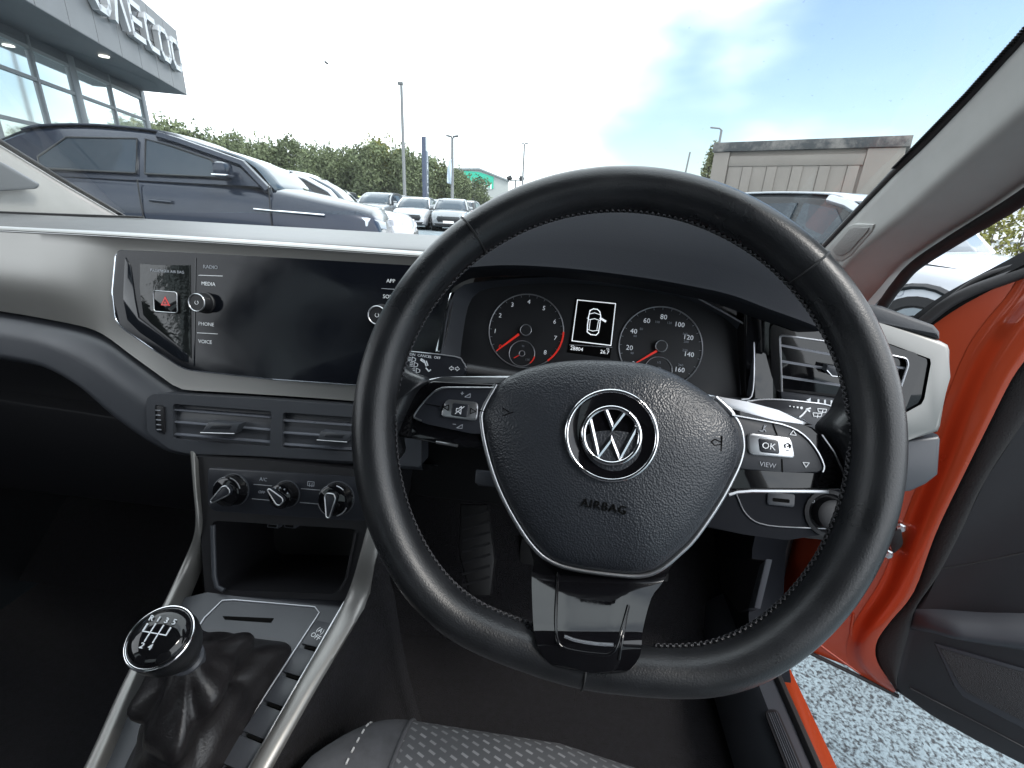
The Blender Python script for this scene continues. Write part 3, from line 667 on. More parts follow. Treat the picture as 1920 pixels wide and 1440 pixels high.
# ------------------------------------------------------------------ heater controls
cli = thing('heater_control_panel', 'black heater panel with three rotary knobs above the cubby', 'control panel', CK.at(530,925))
CP = CK.shift(.004)
prism('panel_face', round_poly(CP.pts([(389,877),(670,895),(690,900),(690,975),(671,977),(400,959),(390,948)]), .005), CP.n*-.01, M['button'], cli, .0012)
CQ = CP.shift(.0002)
def knob(px, py, r, ang, glyph):
    c = CQ.at(px, py); ax = CQ.n
    k = lathe('rotary_knob', c, ax, [(r*1.06,0),(r*1.06,.0015),(r,.003),(r*.98,.012),(r*.93,.015),(r*.8,.0158),(0,.016)], M['gloss'], cli, 40)
    sk = lathe('knob_skirt', c, ax, [(r*1.12,0),(r*1.12,.0012),(r*1.0,.0016)], M['ringgrey'] if False else M['hard'], k, 40)
    q = Plane(c+ax*.0155, CQ.u, CQ.v); a = R_(ang); d = (math.cos(a), math.sin(a)); n_ = (-d[1], d[0])
    pts = [(r*.95, .10),(r*.95,-.10),(-r*.35,-.36),(-r*.58,-.22),(-r*.58,.22),(-r*.35,.36)]
    oo = [q.pt(d[0]*x+n_[0]*y*r, d[1]*x+n_[1]*y*r, .006) for x, y in pts]
    pp = prism('pointer_grip', oo, ax*-.006, M['button'], k, .001)
    tube('pointer_outline', round_poly([p+ax*.0003 for p in oo], .002, 2), .00085, M['satin'], k, 6, True)
    q2 = Plane(c+ax*.0035, CQ.u, CQ.v)
    for a0, a1 in ((20,80),(100,160)) if glyph == 0 else (((50,80),(115,160),(200,245),(290,340)) if glyph == 2 else ()):
        tube('scale_arc', ring_pts(Plane(c+ax*.0135, CQ.u, CQ.v),0,0,r*.985,14,0,a0,a1), .0006, M['ringgrey'], k, 5)
    if glyph == 1:
        for a0 in (30,60,90,120,150): lathe('scale_dot', q.pt(r*.75*math.cos(R_(a0)), r*.75*math.sin(R_(a0)), .0002), ax, [(.0009,0),(.0009,.0004),(0,.0005)], M['grey_print'], k, 10)
    return k
knob(439,918,.0180,222,0); knob(538,926,.0150,140,1); knob(634,934,.0185,268,2)
for a, b in (((476,908),(510,911)),((473,935),(506,938)),((565,916),(600,919)),((563,942),(597,945))): pxline('button_line', CQ, [a,b], .0008, M['ringgrey'], cli)
text('button_lettering', 'A/C', CQ.centred(494,899), .006, M['grey_print'], cli); text('button_lettering', 'OFF', CQ.centred(491,923), .005, M['grey_print'], cli)
q = CQ.centred(583,907); bars('screen_glyph', poly_segs([(-.004,-.0025),(.004,-.0025),(.004,.0025),(-.004,.0025)], True)+[((-.0015,-.0035),(-.0015,.001)),((.0015,-.0035),(.0015,.001))], q, .0006, M['grey_print'], cli)

# ------------------------------------------------------------------ gear lever
KC = Vector((-.297,.250,H-.340)); AX = Vector((.12,-.40,.91)).normalized()
gear = thing('gear_lever', 'gear lever with shiny black knob, chrome ring and leather gaiter', 'gear lever', (KC.x, KC.y+.05, KC.z-.16))
gr = .0236; KS = .73
bm = bmesh.new(); lathe_bm(bm, KC, AX, [(r_*KS,h_*KS+.0024) for r_, h_ in ((.013,-.070),(.0165,-.062),(.020,-.050),(.0265,-.036),(.0315,-.020),(.0335,-.006),(.0332,.004),(.0318,.009),(0,.009))], 48)
link_bm('knob', bm, M['leather'], gear, True, 40)
bm = bmesh.new(); lathe_bm(bm, KC, AX, [(gr*.955,.0092),(gr*.93,.0115),(gr*.82,.0145),(gr*.6,.0170),(gr*.3,.0184),(0,.0188)], 48, caps=False)
M['cap'] = mat('knob_cap_gloss', (.006,.006,.007), .05)
cap = link_bm('knob_cap', bm, M['cap'], gear, True, 60)
uu = (Vector((1,0,0))-AX*AX.x).normalized(); vv_ = AX.cross(uu)
kp = Plane(KC+AX*.0095, uu, vv_)
tube('chrome_ring', ring_pts(kp,0,0,gr*.975,48), .0017, M['chrome'], gear, 8, True)
cp = Plane(KC+AX*.0180, uu, vv_)
def dome(x, y): return -.0034*((x*x+y*y)/(gr*gr))
for s_, x, y in (('R',-.0135,.0130),('1',-.0055,.0130),('3',.0030,.0130),('5',.0110,.0130),('2',-.0055,-.0125),('4',.0030,-.0125)):
    text('shift_numeral', s_, cp, .0058, M['white_print'], cap, a=x*.76, b=y*.76, off=dome(x*.76,y*.76)+.0012, ext=.0006)
sg = [((-.0135,.0075),(-.0135,0)),((-.0055,.0085),(-.0055,-.0085)),((.0030,.0085),(.0030,-.0085)),((.0110,.0075),(.0110,0)),((-.0135,0),(.0110,0))]
bars('shift_diagram', [((a*.76,b*.76),(c*.76,d*.76)) for (a,b),(c,d) in sg], cp, .0007, M['white_print'], cap, .0012, .004)
# gaiter
base = resample([*(round_poly(TT.pts(boot_hole, .002), .01))]+[round_poly(TT.pts(boot_hole, .002), .01)[0]], 73)[:-1]
neck = KC-AX*.046
top_ring = []
bc = sum(base, Vector())/len(base)
for p in base:
    d = (p-bc); d = (d-AX*d.dot(AX)).normalized(); top_ring.append(neck+d*.012)
rows = []; random.seed(4)
for k in range(22):
    t = k/21; r_ = []
    for i, (a, b) in enumerate(zip(base, top_ring)):
        th = i/72*2*math.pi
        p = a.lerp(b, t**.85); out_ = (p-bc.lerp(neck,t)); out_ = out_/max(out_.length,1e-6)
        fold = math.sin(th*5+2.2*math.sin(t*3.2))*.5+math.sin(th*9+4*t)*.3+1.1*mnoise.noise(Vector((p.x*26,p.y*26,p.z*34)))
        ring = math.sin(t*math.pi*4.2+math.sin(th*2)*.9)
        belly = .010*math.sin(math.pi*t)-.012*math.sin(math.pi*min(1,t*1.6))*(t<.62)
        p = p+out_*(belly+(.0075*fold+.0045*ring)*math.sin(math.pi*min(1,t*1.02))**.7)
        r_.append(p)
    rows.append(r_)
grid('gaiter', rows, M['gaiter'], gear, closed_u=True, angle=80)
lathe('gaiter_collar', neck-AX*.004, AX, [(.011,-.006),(.0138,-.003),(.0138,.004),(.0105,.007)], M['hard'], gear, 32)

# ------------------------------------------------------------------ seats
def seat_cloth():
    m = mat('seat_centre_cloth', (.060,.062,.068), .9, bump=(1300,.5,.0005)); t = m.node_tree; p = t.nodes['Principled BSDF']
    g = t.nodes.new('ShaderNodeTexCoord'); mp_ = t.nodes.new('ShaderNodeMapping'); mp_.inputs['Rotation'].default_value = (0,0,R_(28))
    t.links.new(g.outputs['Object'], mp_.inputs[0])
    b = t.nodes.new('ShaderNodeTexBrick'); b.offset = .5; b.inputs['Color1'].default_value = (.20,.205,.215,1); b.inputs['Color2'].default_value = (.12,.123,.13,1); b.inputs['Mortar'].default_value = (.060,.062,.068,1)
    b.inputs['Scale'].default_value = 1; b.inputs['Brick Width'].default_value = .0135; b.inputs['Row Height'].default_value = .0085; b.inputs['Mortar Size'].default_value = .0034; b.inputs['Mortar Smooth'].default_value = .25
    t.links.new(mp_.outputs[0], b.inputs[0]); t.links.new(b.outputs[0], p.inputs['Base Color'])
    return m
M['seat_cloth'] = seat_cloth()
def seat_profile(x, hw):
    """front edge to back of a cushion at offset x from its middle, local y forward"""
    e = abs(x)/hw; rise = .022*max(0,(e-.62)/.38)**1.2 - .075*max(0,(e-.90)/.10)**2; fr = -.10*max(0,(e-.60)/.40)**2.2
    fr -= .16*max(0,x-.0) if hw < .2625 else 0; rise *= (.35 if x > 0 else 1)
    pr = [(.02+fr,-.20),(.024+fr,-.11),(.020+fr,-.05),(.006+fr,-.018),(-.02+fr,-.002),(-.06+fr*.8,.006),(-.12+fr*.5,.003),(-.22,-.008),(-.34,-.022),(-.48,-.03)]
    return [(y, z+rise*(1 if i > 2 else .3)) for i, (y, z) in enumerate(pr)]
def make_seat(name, label, cx, y0, z0):
    s = thing(name, label, 'car seat', (cx, y0-.2, H-.83)); hw = .262
    def sect(x): return [Vector((cx+x, y0+y, z0+z)) for y, z in seat_profile(x, hw)]
    cm = grid('cushion_centre', [smooth_pts(sect(-.158+.316*k/20), 4) for k in range(21)], M['seat_cloth'], s)
    for sg_ in (-1, 1):
        rw = [smooth_pts(sect(sg_*(.158+.104*k/12)), 4) for k in range(13)]
        bo = grid('cushion_bolster', rw, M['seat_side'], s)
        tube('seam', [p+Vector((0,0,.0004)) for p in rw[0][6:]], .0022, M['seat_side'], s, 6)
        bm = bmesh.new(); ln = resample(smooth_pts([p for p in sect(sg_*.198)][2:], 5), 90)
        for a, b in zip(ln[:-1:2], ln[1::2]): tube_bm(bm, [a+Vector((0,0,.0012)), a.lerp(b,.85)+Vector((0,0,.0012))], .0010, 5)
        tag(link_bm('stitching', bm, M['stitch'], bo), kind='stuff')
    # backrest behind the camera
    rows = []
    for k in range(9):
        t = k/8; yy = y0-.50-.18*t; zz = z0-.02+.62*t
        rows.append([Vector((cx+.25*(1-.25*t*t)*math.cos(a)*1.0, yy-.06+.06*math.sin(a)+.03*abs(math.cos(a)), zz)) for a in [2*math.pi*i/20 for i in range(20)]])
    grid('backrest', rows, M['seat_side'], s, closed_u=True, cap=True)
    box('seat_base', (cx,y0-.24,H-.76), (.44,.42,.14), M['dark'], s, .02)
    return s
seat = make_seat('driver_seat', 'grey patterned cloth driver seat below the steering wheel', .035, .325, H-.497)
seat2 = make_seat('passenger_seat', 'grey cloth passenger seat, only its front corner in view at far left', -.735, .16, H-.50)

# ------------------------------------------------------------------ pedals and mat
FP = tilted(.76, -.55, 38)
ft = thing('foot_rest', 'black ribbed foot rest in the dark driver footwell', 'foot rest', FP.at(895,1118))
slab('pad', FP, [(862,945),(914,945),(928,1050),(920,1118),(880,1118),(860,1040)], M['rubber'], ft, .02, .0, .006)
for k in range(7):
    y = 962+k*21; pxline('rib', FP, [(868,y+10),(918,y-6)], .004, M['dark'], ft, .0012, .002)
for nm, x, lab in (('clutch_pedal',-.02,'black clutch pedal left of the brake in the driver footwell'),('brake_pedal',.10,'black brake pedal in the middle of the driver footwell'),('accelerator_pedal',.24,'long black accelerator pedal on the right of the footwell')):
    p_ = thing(nm, lab, 'pedal', (x,.82,H-.74)); hh = .06 if nm != 'accelerator_pedal' else .15
    q = Plane((x,.84,H-.70), (1,0,0), (0,.6,.8))
    prism('pedal_pad', rrect(q,0,0,.06,hh,.012), q.n*-.012, M['rubber'], p_, .003)
    tube('pedal_arm', [(x,.85,H-.69),(x,.92,H-.58),(x,.95,H-.40)], .009, M['dark'], p_, 8)
# ------------------------------------------------------------------ steering wheel
WC = Vector((.041,.297,H-.136)); WT = R_(25)
WP = Plane(WC, (1,0,0), (0,math.sin(WT),math.cos(WT)))
whl = thing('steering_wheel', 'black leather three-spoke steering wheel with airbag pad and round emblem', 'steering wheel', WC)
RA, RB = .0144, .0168
def rim_r(deg):
    d = (deg+180) % 360-180; q = (d+94+180) % 360-180        # flat bottom centred just left of straight down
    return .1836-.0128*math.exp(-abs(q/27)**3)
def rim_sect(th, grow=0.0, n=20):
    t = R_(th); r0 = rim_r(th)-RA; e = Vector((math.cos(t),math.sin(t)))
    fat = 1.0+.10*math.exp(-(((th-195+180)%360-180)/22)**2)+.10*math.exp(-(((th+15+180)%360-180)/22)**2)
    res = []
    for k in range(n):
        a = 2*math.pi*k/n; ra = (RA+grow)*(fat if math.cos(a) < 0 else 1); rr = r0+ra*math.cos(a)
        res.append(WP.pt(e.x*rr, e.y*rr, (RB+grow)*math.sin(a)))
    return res
rim = grid('rim', [rim_sect(k*2) for k in range(180)], M['leather'], whl, True, True, angle=None)
for th in (130.5, 44.5, 267):
    o = rim_sect(th, .0003, 24); tube('rim_seam', o, .0008, M['rubber'], rim, 5, True)
# cross stitching along the inner side of the rim
bm = bmesh.new()
th = 0
while th < 360:
    if not (252 < th < 284):
        for sgn in (1, -1):
            ps = []
            for k in range(4):
                f = k/3; a = math.pi+(-.26+.52*f)*sgn*-1-.35; t = R_(th+1.35*f); r0 = rim_r(th)-RA; fat = 1.0+.10*math.exp(-(((th-195+180)%360-180)/22)**2)+.10*math.exp(-(((th+15+180)%360-180)/22)**2)
                rr = r0+(RA*fat+.0006)*math.cos(a); ps.append(WP.pt(math.cos(t)*rr, math.sin(t)*rr, -(RB+.0006)*math.sin(a)))
            tube_bm(bm, ps, .00055, 5)
    th += 1.5
tag(link_bm('stitching', bm, M['thread'], rim), kind='stuff')
# hub core
lathe('hub', WC-WP.n*.065, WP.n, [(.040,-.05),(.046,0),(.050,.03),(.048,.044),(0,.044)], M['dark'], whl, 40)
# airbag pad
PADO = -.014
pad_px = [(933,722),(959,702),(995,688),(1050,677),(1115,674),(1196,679),(1243,691),(1287,712),(1338,746),(1365,772),(1383,800),(1389,830),(1387,850),(1377,880),(1345,940),(1300,1005),(1268,1037),(1236,1063),(1204,1075),(1163,1075),(1075,1063),(1027,1045),(994,1013),(959,958),(933,903),(915,845),(906,797),(908,768)]
po = smooth_pts(WP.pts(pad_px, PADO), 4, True); pc = sum(po, Vector())/len(po)
rows = []
for s, h in ((1.0,-.016),(1.0,-.004),(.992,.0010),(.978,.0040),(.95,.0068),(.90,.0098),(.80,.0135),(.65,.0170),(.45,.0198),(.25,.0212),(.10,.0217),(.01,.0218)):
    rows.append([pc+(p-pc)*s+WP.n*h for p in po])
pad = grid('airbag_pad', rows, M['pad'], whl, closed_u=True, cap=True, angle=60)
trim = WP.pts(pad_px[8:]+pad_px[:1], PADO)
trim = smooth_pts([pc+(p-pc)*1.008+WP.n*.002 for p in trim], 4)
tube('chrome_trim', trim, .0019, M['satin'], whl, 8)
# emblem
EP = WP.centred(1146,816,.0075); er = .0296; RW = -3.5
def rot(p, d=RW): c, s = math.cos(R_(d)), math.sin(R_(d)); return (p[0]*c-p[1]*s, p[0]*s+p[1]*c)
em = lathe('emblem_roundel', EP.o-EP.n*.006, EP.n, [(er,0),(er,.0062),(er*.96,.0072),(er*.9,.0066),(er*.66,.0056),(0,.0056)], M['gloss'], whl, 56)
tube('emblem_outer_ring', ring_pts(EP,0,0,er,56,.0006), .0015, M['chrome'], em, 8, True)
e2 = .0185; tube('emblem_inner_ring', ring_pts(EP,0,0,e2,48,.0016), .0017, M['chrome'], em, 8, True)
def chisel(name, pts, wd, pl, m, parent, h0, h1):
    """raised letter stroke with a ridge along its middle"""
    bm = bmesh.new(); P = [Vector(p) for p in pts]; L = len(P); Lf, Rt = [], []
    for i in range(L):
        d0 = (P[i]-P[i-1]).normalized() if i else (P[1]-P[0]).normalized(); d1 = (P[i+1]-P[i]).normalized() if i < L-1 else d0
        b = (Vector((-d0.y,d0.x))+Vector((-d1.y,d1.x))); b = b/max(.35, b.length_squared)*2*(wd/2)
        Lf.append(P[i]+b); Rt.append(P[i]-b)
    rows = [[pl.pt(a.x,a.y,h0), pl.pt(a.x,a.y,h1*.75+h0*.25), pl.pt(c.x,c.y,h1), pl.pt(b.x,b.y,h1*.75+h0*.25), pl.pt(b.x,b.y,h0)] for a, c, b in zip(Lf, P, Rt)]
    grid_bm(bm, rows); 
    for r_ in (rows[0], rows[-1]): bm.faces.new([bm.verts.new(p) for p in r_])
    return link_bm(name, bm, m, parent, True, 25)
chisel('emblem_letter', [rot((x*e2,y*e2)) for x,y in ((-.36,.93),(0,.29),(.36,.93))], e2*.15, EP, M['chrome'], em, -.0004, .0022)
chisel('emblem_letter', [rot((x*e2,y*e2)) for x,y in ((-.84,.46),(-.37,-.80),(0,-.14),(.37,-.80),(.84,.46))], e2*.15, EP, M['chrome'], em, -.0004, .0021)
# embossed word and horn marks on the pad
from mathutils.bvhtree import BVHTree
_bv = BVHTree.FromPolygons([v.co+WC for v in pad.data.vertices], [p.vertices[:] for p in pad.data.polygons])
def on_pad(px, py, h):
    hit, nr, _, _ = _bv.ray_cast(CAM, ray(px,py).normalized()); nr = nr if nr.dot(WP.n) > 0 else -nr
    return Plane(hit, WP.u-nr*WP.u.dot(nr), WP.v)
text('airbag_lettering', 'AIRBAG', on_pad(1132,950,.0042), .0078, M['black_print'], pad, rot=RW-1.5, off=.0002, ext=.0008, spacing=1.15)
q = on_pad(1345,831,-.003); bars('horn_mark', [((.003,.005),(.003,-.005)),((.003,.001),(-.002,.0025)),((-.002,.0025),(-.0045,.0005)),((-.0045,.0005),(-.002,-.0015)),((-.002,-.0015),(.003,-.0005))], q, .0006, M['black_print'], pad, .0004, .002)
q = on_pad(952,775,-.003); bars('horn_mark', [((-.004,.0035),(.001,.001)),((-.004,-.002),(.004,.001))], q, .0005, M['black_print'], pad, .0003, .002)
# side spokes
def spoke(name, out_px, pad_pts, silver_px, btn_px, dv, lab, mirror):
    hs = slab('spoke_housing', WP, out_px, M['gloss'], whl, .022, -.013, .0022, 0, 3)
    hs['label'] = lab
    bp = slab('button_plate', WP, pad_pts, M['button'], hs, .006, -.0105, .0014, 0, 3)
    ed_ = smooth_pts(WP.pts(pad_pts, -.0108), 1)
    sr = prism('rocker_surround', round_poly(WP.pts(silver_px, -.0085), .0035), WP.n*-.004, M['satin'], hs, .0009, 2)
    cb = prism('centre_key', round_poly(WP.pts(btn_px, -.0078), .0018), WP.n*-.004, M['button'], hs, .0009, 2)
    for d in dv: pxline('key_joint', WP.shift(-.0104), d, .0006, M['black_print'], hs)
    return hs, bp, sr, cb
hl, bpl, srl, cbl = spoke('left', [(738,806),(756,770),(776,738),(795,720),(812,714),(945,720),(950,845),(908,841),(856,838),(815,830),(742,818)],
    [(779,789),(776,783),(779,774),(795,753),(812,736),(825,729),(841,726),(935,726),(930,816),(884,813),(800,795)],
    [(836,748),(897,754),(894,790),(825,781)], [(848,755),(880,758),(875,783),(844,779)],
    [[(797,757),(824,762)],[(898,769),(910,772)]], 'glossy black left spoke with audio buttons', -1)
hr, bpr, srr, cbr = spoke('right', [(1335,752),(1403,779),(1453,788),(1503,795),(1524,800),(1541,815),(1564,848),(1594,914),(1592,918),(1340,920)],
    [(1350,778),(1372,778),(1448,792),(1470,797),(1495,807),(1517,825),(1535,850),(1546,874),(1543,884),(1533,888),(1465,885),(1350,878)],
    [(1402,811),(1484,821),(1492,860),(1404,853)], [(1422,821),(1460,825),(1463,852),(1425,848)],
    [[(1448,792),(1457,815)],[(1466,861),(1467,885)]], 'glossy black right spoke with menu buttons', 1)
tube('plate_edge', smooth_pts(WP.pts([(790,789),(777,783),(780,773),(795,753),(812,736),(825,729),(841,726.5),(925,727)], -.0098), 2), .0007, M['satin'], hl, 6)
tube('plate_edge', smooth_pts(WP.pts([(1372,778),(1448,792),(1470,797),(1495,807),(1517,825),(1535,850),(1545,874),(1542,885)], -.0098), 2), .0007, M['satin'], hr, 6)
tube('lower_edge_glint', WP.pts([(1366,927),(1382,922),(1410,920),(1553,921)], -.012), .0014, M['satin'], hr, 6)  # chrome lower edge of the housing, its glint put into a silver bar
tube('lower_edge_glint', WP.pts([(818,829),(836,832),(858,836)], -.011), .0012, M['satin'], hl, 6)
tube('outer_edge', WP.pts([(1541,815),(1564,848),(1594,914)], -.0125), .0007, M['satin'], hr, 6)
# spoke shoulders above the housings, strong top light put into silver colour
slab('lit_shoulder', WP, [(790,716),(806,710),(830,706),(960,704),(940,722),(812,716),(797,721)], M['satin'], whl, .02, -.016, .003, 0, 3)
slab('lit_shoulder', WP, [(1318,736),(1345,743),(1400,753),(1460,769),(1505,783),(1528,797),(1503,797),(1453,790),(1403,782),(1350,768)], M['satin'], whl, .02, -.016, .003, 0, 3)
# leather roots where rim and spokes meet
for pxs in ([(700,690),(735,670),(765,695),(800,712),(776,738),(742,815),(742,850),(705,880),(690,800)], [(1640,690),(1600,745),(1590,768),(1562,798),(1572,826),(1590,862),(1612,925),(1618,955),(1650,930)]):
    b = smooth_pts(WP.pts(pxs, -.008), 4, True); c = sum(b, Vector())/len(b); rows = []
    for s, h in ((1.0,-.022),(1.03,-.012),(1.0,-.003),(.92,.002),(.75,.005),(.4,.0065),(.02,.007)): rows.append([c+(p-c)*s+WP.n*h for p in b])
    grid('spoke_root', rows, M['leather'], whl, closed_u=True, cap=True, angle=None)
# button glyphs
GW = WP.shift(-.0102)
def vol(px, py, parent, m, plus):
    q = GW.centred(px, py); bars('volume_glyph', [((-.001,-.001),(.003,-.001)),((.003,-.001),(.003,.0018)),((.003,.0018),(-.001,-.001))]+([((-.004,.0015),(-.002,.0015)),((-.003,.0005),(-.003,.0025))] if plus else [((-.004,.0015),(-.002,.0015))]), q, .0005, m, parent)
vol(874,742,bpl,M['grey_print'],True); vol(859,800,bpl,M['grey_print'],False)
gs = WP.shift(-.0083)
q = gs.centred(837,764); bars('previous_glyph', [((-.003,.002),(-.003,-.002)),((-.0025,0),(.0015,.002)),((.0015,.002),(.0015,-.002)),((.0015,-.002),(-.0025,0))], q, .0005, M['black_print'], srl)
q = gs.centred(886,771); bars('next_glyph', [((.003,.002),(.003,-.002)),((.0025,0),(-.0015,.002)),((-.0015,.002),(-.0015,-.002)),((-.0015,-.002),(.0025,0))], q, .0005, M['black_print'], srl)
gs2 = WP.shift(-.0076)
q = gs2.centred(862,769); bars('speaker_glyph', [((-.0025,-.001),(-.0025,.001)),((-.0025,.001),(-.0008,.001)),((-.0008,.001),(.001,.0028)),((.001,.0028),(.001,-.0028)),((.001,-.0028),(-.0008,-.001)),((-.0008,-.001),(-.0025,-.001)),((-.003,-.0028),(.003,.0028))], q, .0005, M['white_print'], cbl)
text('key_lettering', 'OK', gs2.centred(1441,837), .0062, M['white_print'], cbr, rot=-4)
text('key_lettering', 'VIEW', GW.centred(1439,872), .0045, M['grey_print'], bpr, rot=-4)
q = gs.centred(1477,836); bars('assist_glyph', [((-.0015,-.0014),(-.0019,.0006)),((-.0019,.0006),(0,.0018)),((0,.0018),(.0019,.0006)),((.0019,.0006),(.0015,-.0014)),((0,-.0006),(.0013,.0006)),((-.0006,-.003),(.0006,-.003))], q, .00045, M['black_print'], srr)
q = GW.centred(1430,803); bars('voice_glyph', [((-.002,-.002),(0,-.002)),((0,-.002),(.001,.002)),((.002,.002),(.0005,0)),((.0005,0),(.002,-.002))], q, .0006, M['grey_print'], bpr)
for px, py, s in ((1487,812,1),(1511,871,-1)):
    q = GW.centred(px, py); bars('arrow_glyph', poly_segs([(-.0020,-.0013*s),(.0020,-.0013*s),(0,.0018*s)], True), q, .0005, M['white_print'], bpr)
# bottom spoke
def sp_off(y):
    a = -.0185+(y-1075)*.0350/118; b = .0178
    return b-math.log1p(math.exp(-(a-b)/.0025))*.0025-.0006
eL = [(985,1010),(1000,1050),(997,1080),(998,1130),(1001,1182),(1008,1210),(1018,1230),(1035,1247),(1060,1254),(1090,1259)]
eR = [(1310,1000),(1265,1052),(1241,1094),(1221,1122),(1205,1182),(1203,1212),(1198,1234),(1180,1256),(1160,1262),(1120,1263)]
eL = [Vector((x,y,0)) for x,y in eL]; eR = [Vector((x,y,0)) for x,y in eR]; eL = smooth_pts(eL,3); eR = smooth_pts(eR,3); rows = []
for a, b in zip(eL, eR):
    cc = [a.lerp(b,t) for t in [s/12 for s in range(13)]]
    pp_ = [WP.at(p.x,p.y,sp_off(p.y)+.0025*min(1,4*s/12,4*(12-s)/12)) for s, p in enumerate(cc)]
    rows.append([pp_[0]-WP.n*.02]+pp_+[pp_[-1]-WP.n*.02])
rows.append([p-WP.n*.012 for p in rows[-1]])
bs = grid('bottom_spoke', rows, M['gloss'], whl, angle=60)
def wpo(l, o=.003): return [WP.at(x,y,sp_off(y)+o) for x,y in l]
tube('inlay_rib', smooth_pts(wpo([(1047,1074),(1044,1110),(1042,1160),(1045,1200),(1056,1214),(1080,1221),(1120,1226),(1142,1226),(1156,1212),(1166,1180),(1178,1136)],.0020), 4), .0012, M['gloss'], bs, 8)
tube('inlay_line', smooth_pts(wpo([(1058,1193),(1080,1201),(1115,1207),(1150,1209)],.0028), 4), .0011, M['edge_blue'], bs, 6)  # pale bar added to draw a reflection on the gloss black spoke
tube('inlay_line', smooth_pts(wpo([(1178,1136),(1172,1166),(1166,1200),(1160,1236)],.0020), 4), .0010, M['gloss'], bs, 6)
if False: tube('spoke_edge', smooth_pts(wpo([(1268,1050),(1240,1094),(1220,1128),(1208,1176)],-.001), 5), .0009, M['edge_blue'], bs, 6)

# ------------------------------------------------------------------ steering column shroud and stalks
col_o = thing('steering_column', 'black plastic steering column shroud behind the wheel', 'steering column', (.041,.42,H-.22))
rows = []
for t in [k/6 for k in range(7)]:
    c = WC-WP.n*(.058+.17*t); r = .056+.012*t
    rows.append([c+WP.u*(r*1.15*math.copysign(abs(math.cos(a))**.7,math.cos(a)))+WP.v*(r*.9*math.copysign(abs(math.sin(a))**.7,math.sin(a))-.045) for a in [2*math.pi*i/32 for i in range(32)]])
grid('shroud', rows, M['dark'], col_o, closed_u=True, cap=True)
JP = tilted(.40, -.25, 25)
slab('adjuster_lever', JP, [(892,882),(925,885),(930,914),(897,911),(890,905)], M['hard'], col_o, .008, 0, .002)
SK = tilted(.375, -.15, 25)
ls = thing('indicator_stalk', 'black light and indicator stalk on the left of the wheel', 'stalk', SK.at(800,690))
q = [(720,654),(764,658),(853,668),(868,678),(875,690),(873,702),(860,706),(806,709),(787,706),(720,690)]
stk = prism('stalk_blade', round_poly(SK.pts(q), .003), SK.n*-.016, M['button'], ls, .002, 3)
tube('stalk_edge', smooth_pts(SK.pts([(764,658.5),(853,668.5),(868,678.5),(874.5,690)], .0004), 3), .0006, M['ringgrey'], ls, 6)
tube('stalk_stem', [SK.at(873,696,-.010), SK.at(950,707,-.022), SK.at(1010,715,-.03)], .007, M['dark'], ls, 10)
S2 = SK.shift(.0003)
def beam(px, py, n):
    q = S2.centred(px, py); s_ = [((-.0002,.0022),(-.0002,-.0022)),((-.0002,.0022),(.003,.0010)),((.003,.0010),(.003,-.0010)),((.003,-.0010),(-.0002,-.0022))]+[((-.004,y*.0014),(-.0014,y*.0014)) for y in (-1,0,1)]
    bars('lamp_glyph', s_, q, .0005, M['white_print'], stk)
beam(773,674,0); beam(777,684,0); beam(781,695,0)
text('stalk_lettering', 'ON  CANCEL  OFF', S2.centred(797,668), .0034, M['white_print'], stk, rot=-3)
q = S2.centred(797,684); bars('lever_glyph', [((-.004,.005),(-.001,.0035)),((-.0008,.003),(.0012,-.001)),((.0008,.0034),(.0026,-.0004)),((.0012,-.0028),(.004,-.0055)),((.004,-.0055),(.0055,-.004)),((-.0045,.004),(-.001,.002))], q, .0010, M['white_print'], stk)
q = S2.centred(852,691)
for s in (-1,1): bars('indicator_glyph', poly_segs([(s*.0008,.0008),(s*.0024,.0008),(s*.0024,.002),(s*.0046,0),(s*.0024,-.002),(s*.0024,-.0008),(s*.0008,-.0008)], True), q, .00045, M['white_print'], stk)
rs = thing('wiper_stalk', 'black wiper stalk on the right of the wheel', 'stalk', SK.at(1500,775))
q = [(1390,756),(1435,749),(1480,750),(1545,758),(1564,765),(1572,773),(1566,790),(1530,815),(1480,812),(1400,800)]
stk = prism('stalk_blade', round_poly(SK.pts(q), .003), SK.n*-.016, M['button'], rs, .002, 3)
tube('stalk_edge', smooth_pts(SK.pts([(1400,753),(1435,749),(1480,750.5),(1545,758),(1564,765.5),(1572,774)], .0004), 3), .0007, M['ringgrey'], rs, 6)
tube('stalk_stem', [SK.at(1400,775,-.010), SK.at(1330,765,-.022), SK.at(1280,760,-.03)], .007, M['dark'], rs, 10)
q = S2.centred(1491,762.5)
for k, r in enumerate((.0005,.0006,.0008,.0011)): lathe('speed_dot', q.pt(-.0042+k*.003, -.0002*k, 0), q.n, [(r,0),(r,.0004),(0,.0004)], M['white_print'], stk, 10)
q = S2.centred(1509,775); bars('lever_glyph', [((.004,.0045),(.001,.0035)),((.001,.0035),(.0035,.002)),((.0008,.0022),(-.0012,-.0006)),((-.0016,-.0012),(-.004,-.0035))], q, .0012, M['white_print'], stk)
for px, py in ((1541,770),(1532,778)):
    q = S2.centred(px, py); bars('wiper_glyph', poly_segs([(-.0028,-.0012),(-.0034,.0014),(.0034,.0014),(.0028,-.0012)], True)+[((0,-.0024),(.0005,.0005))], q, .0005, M['white_print'], stk)
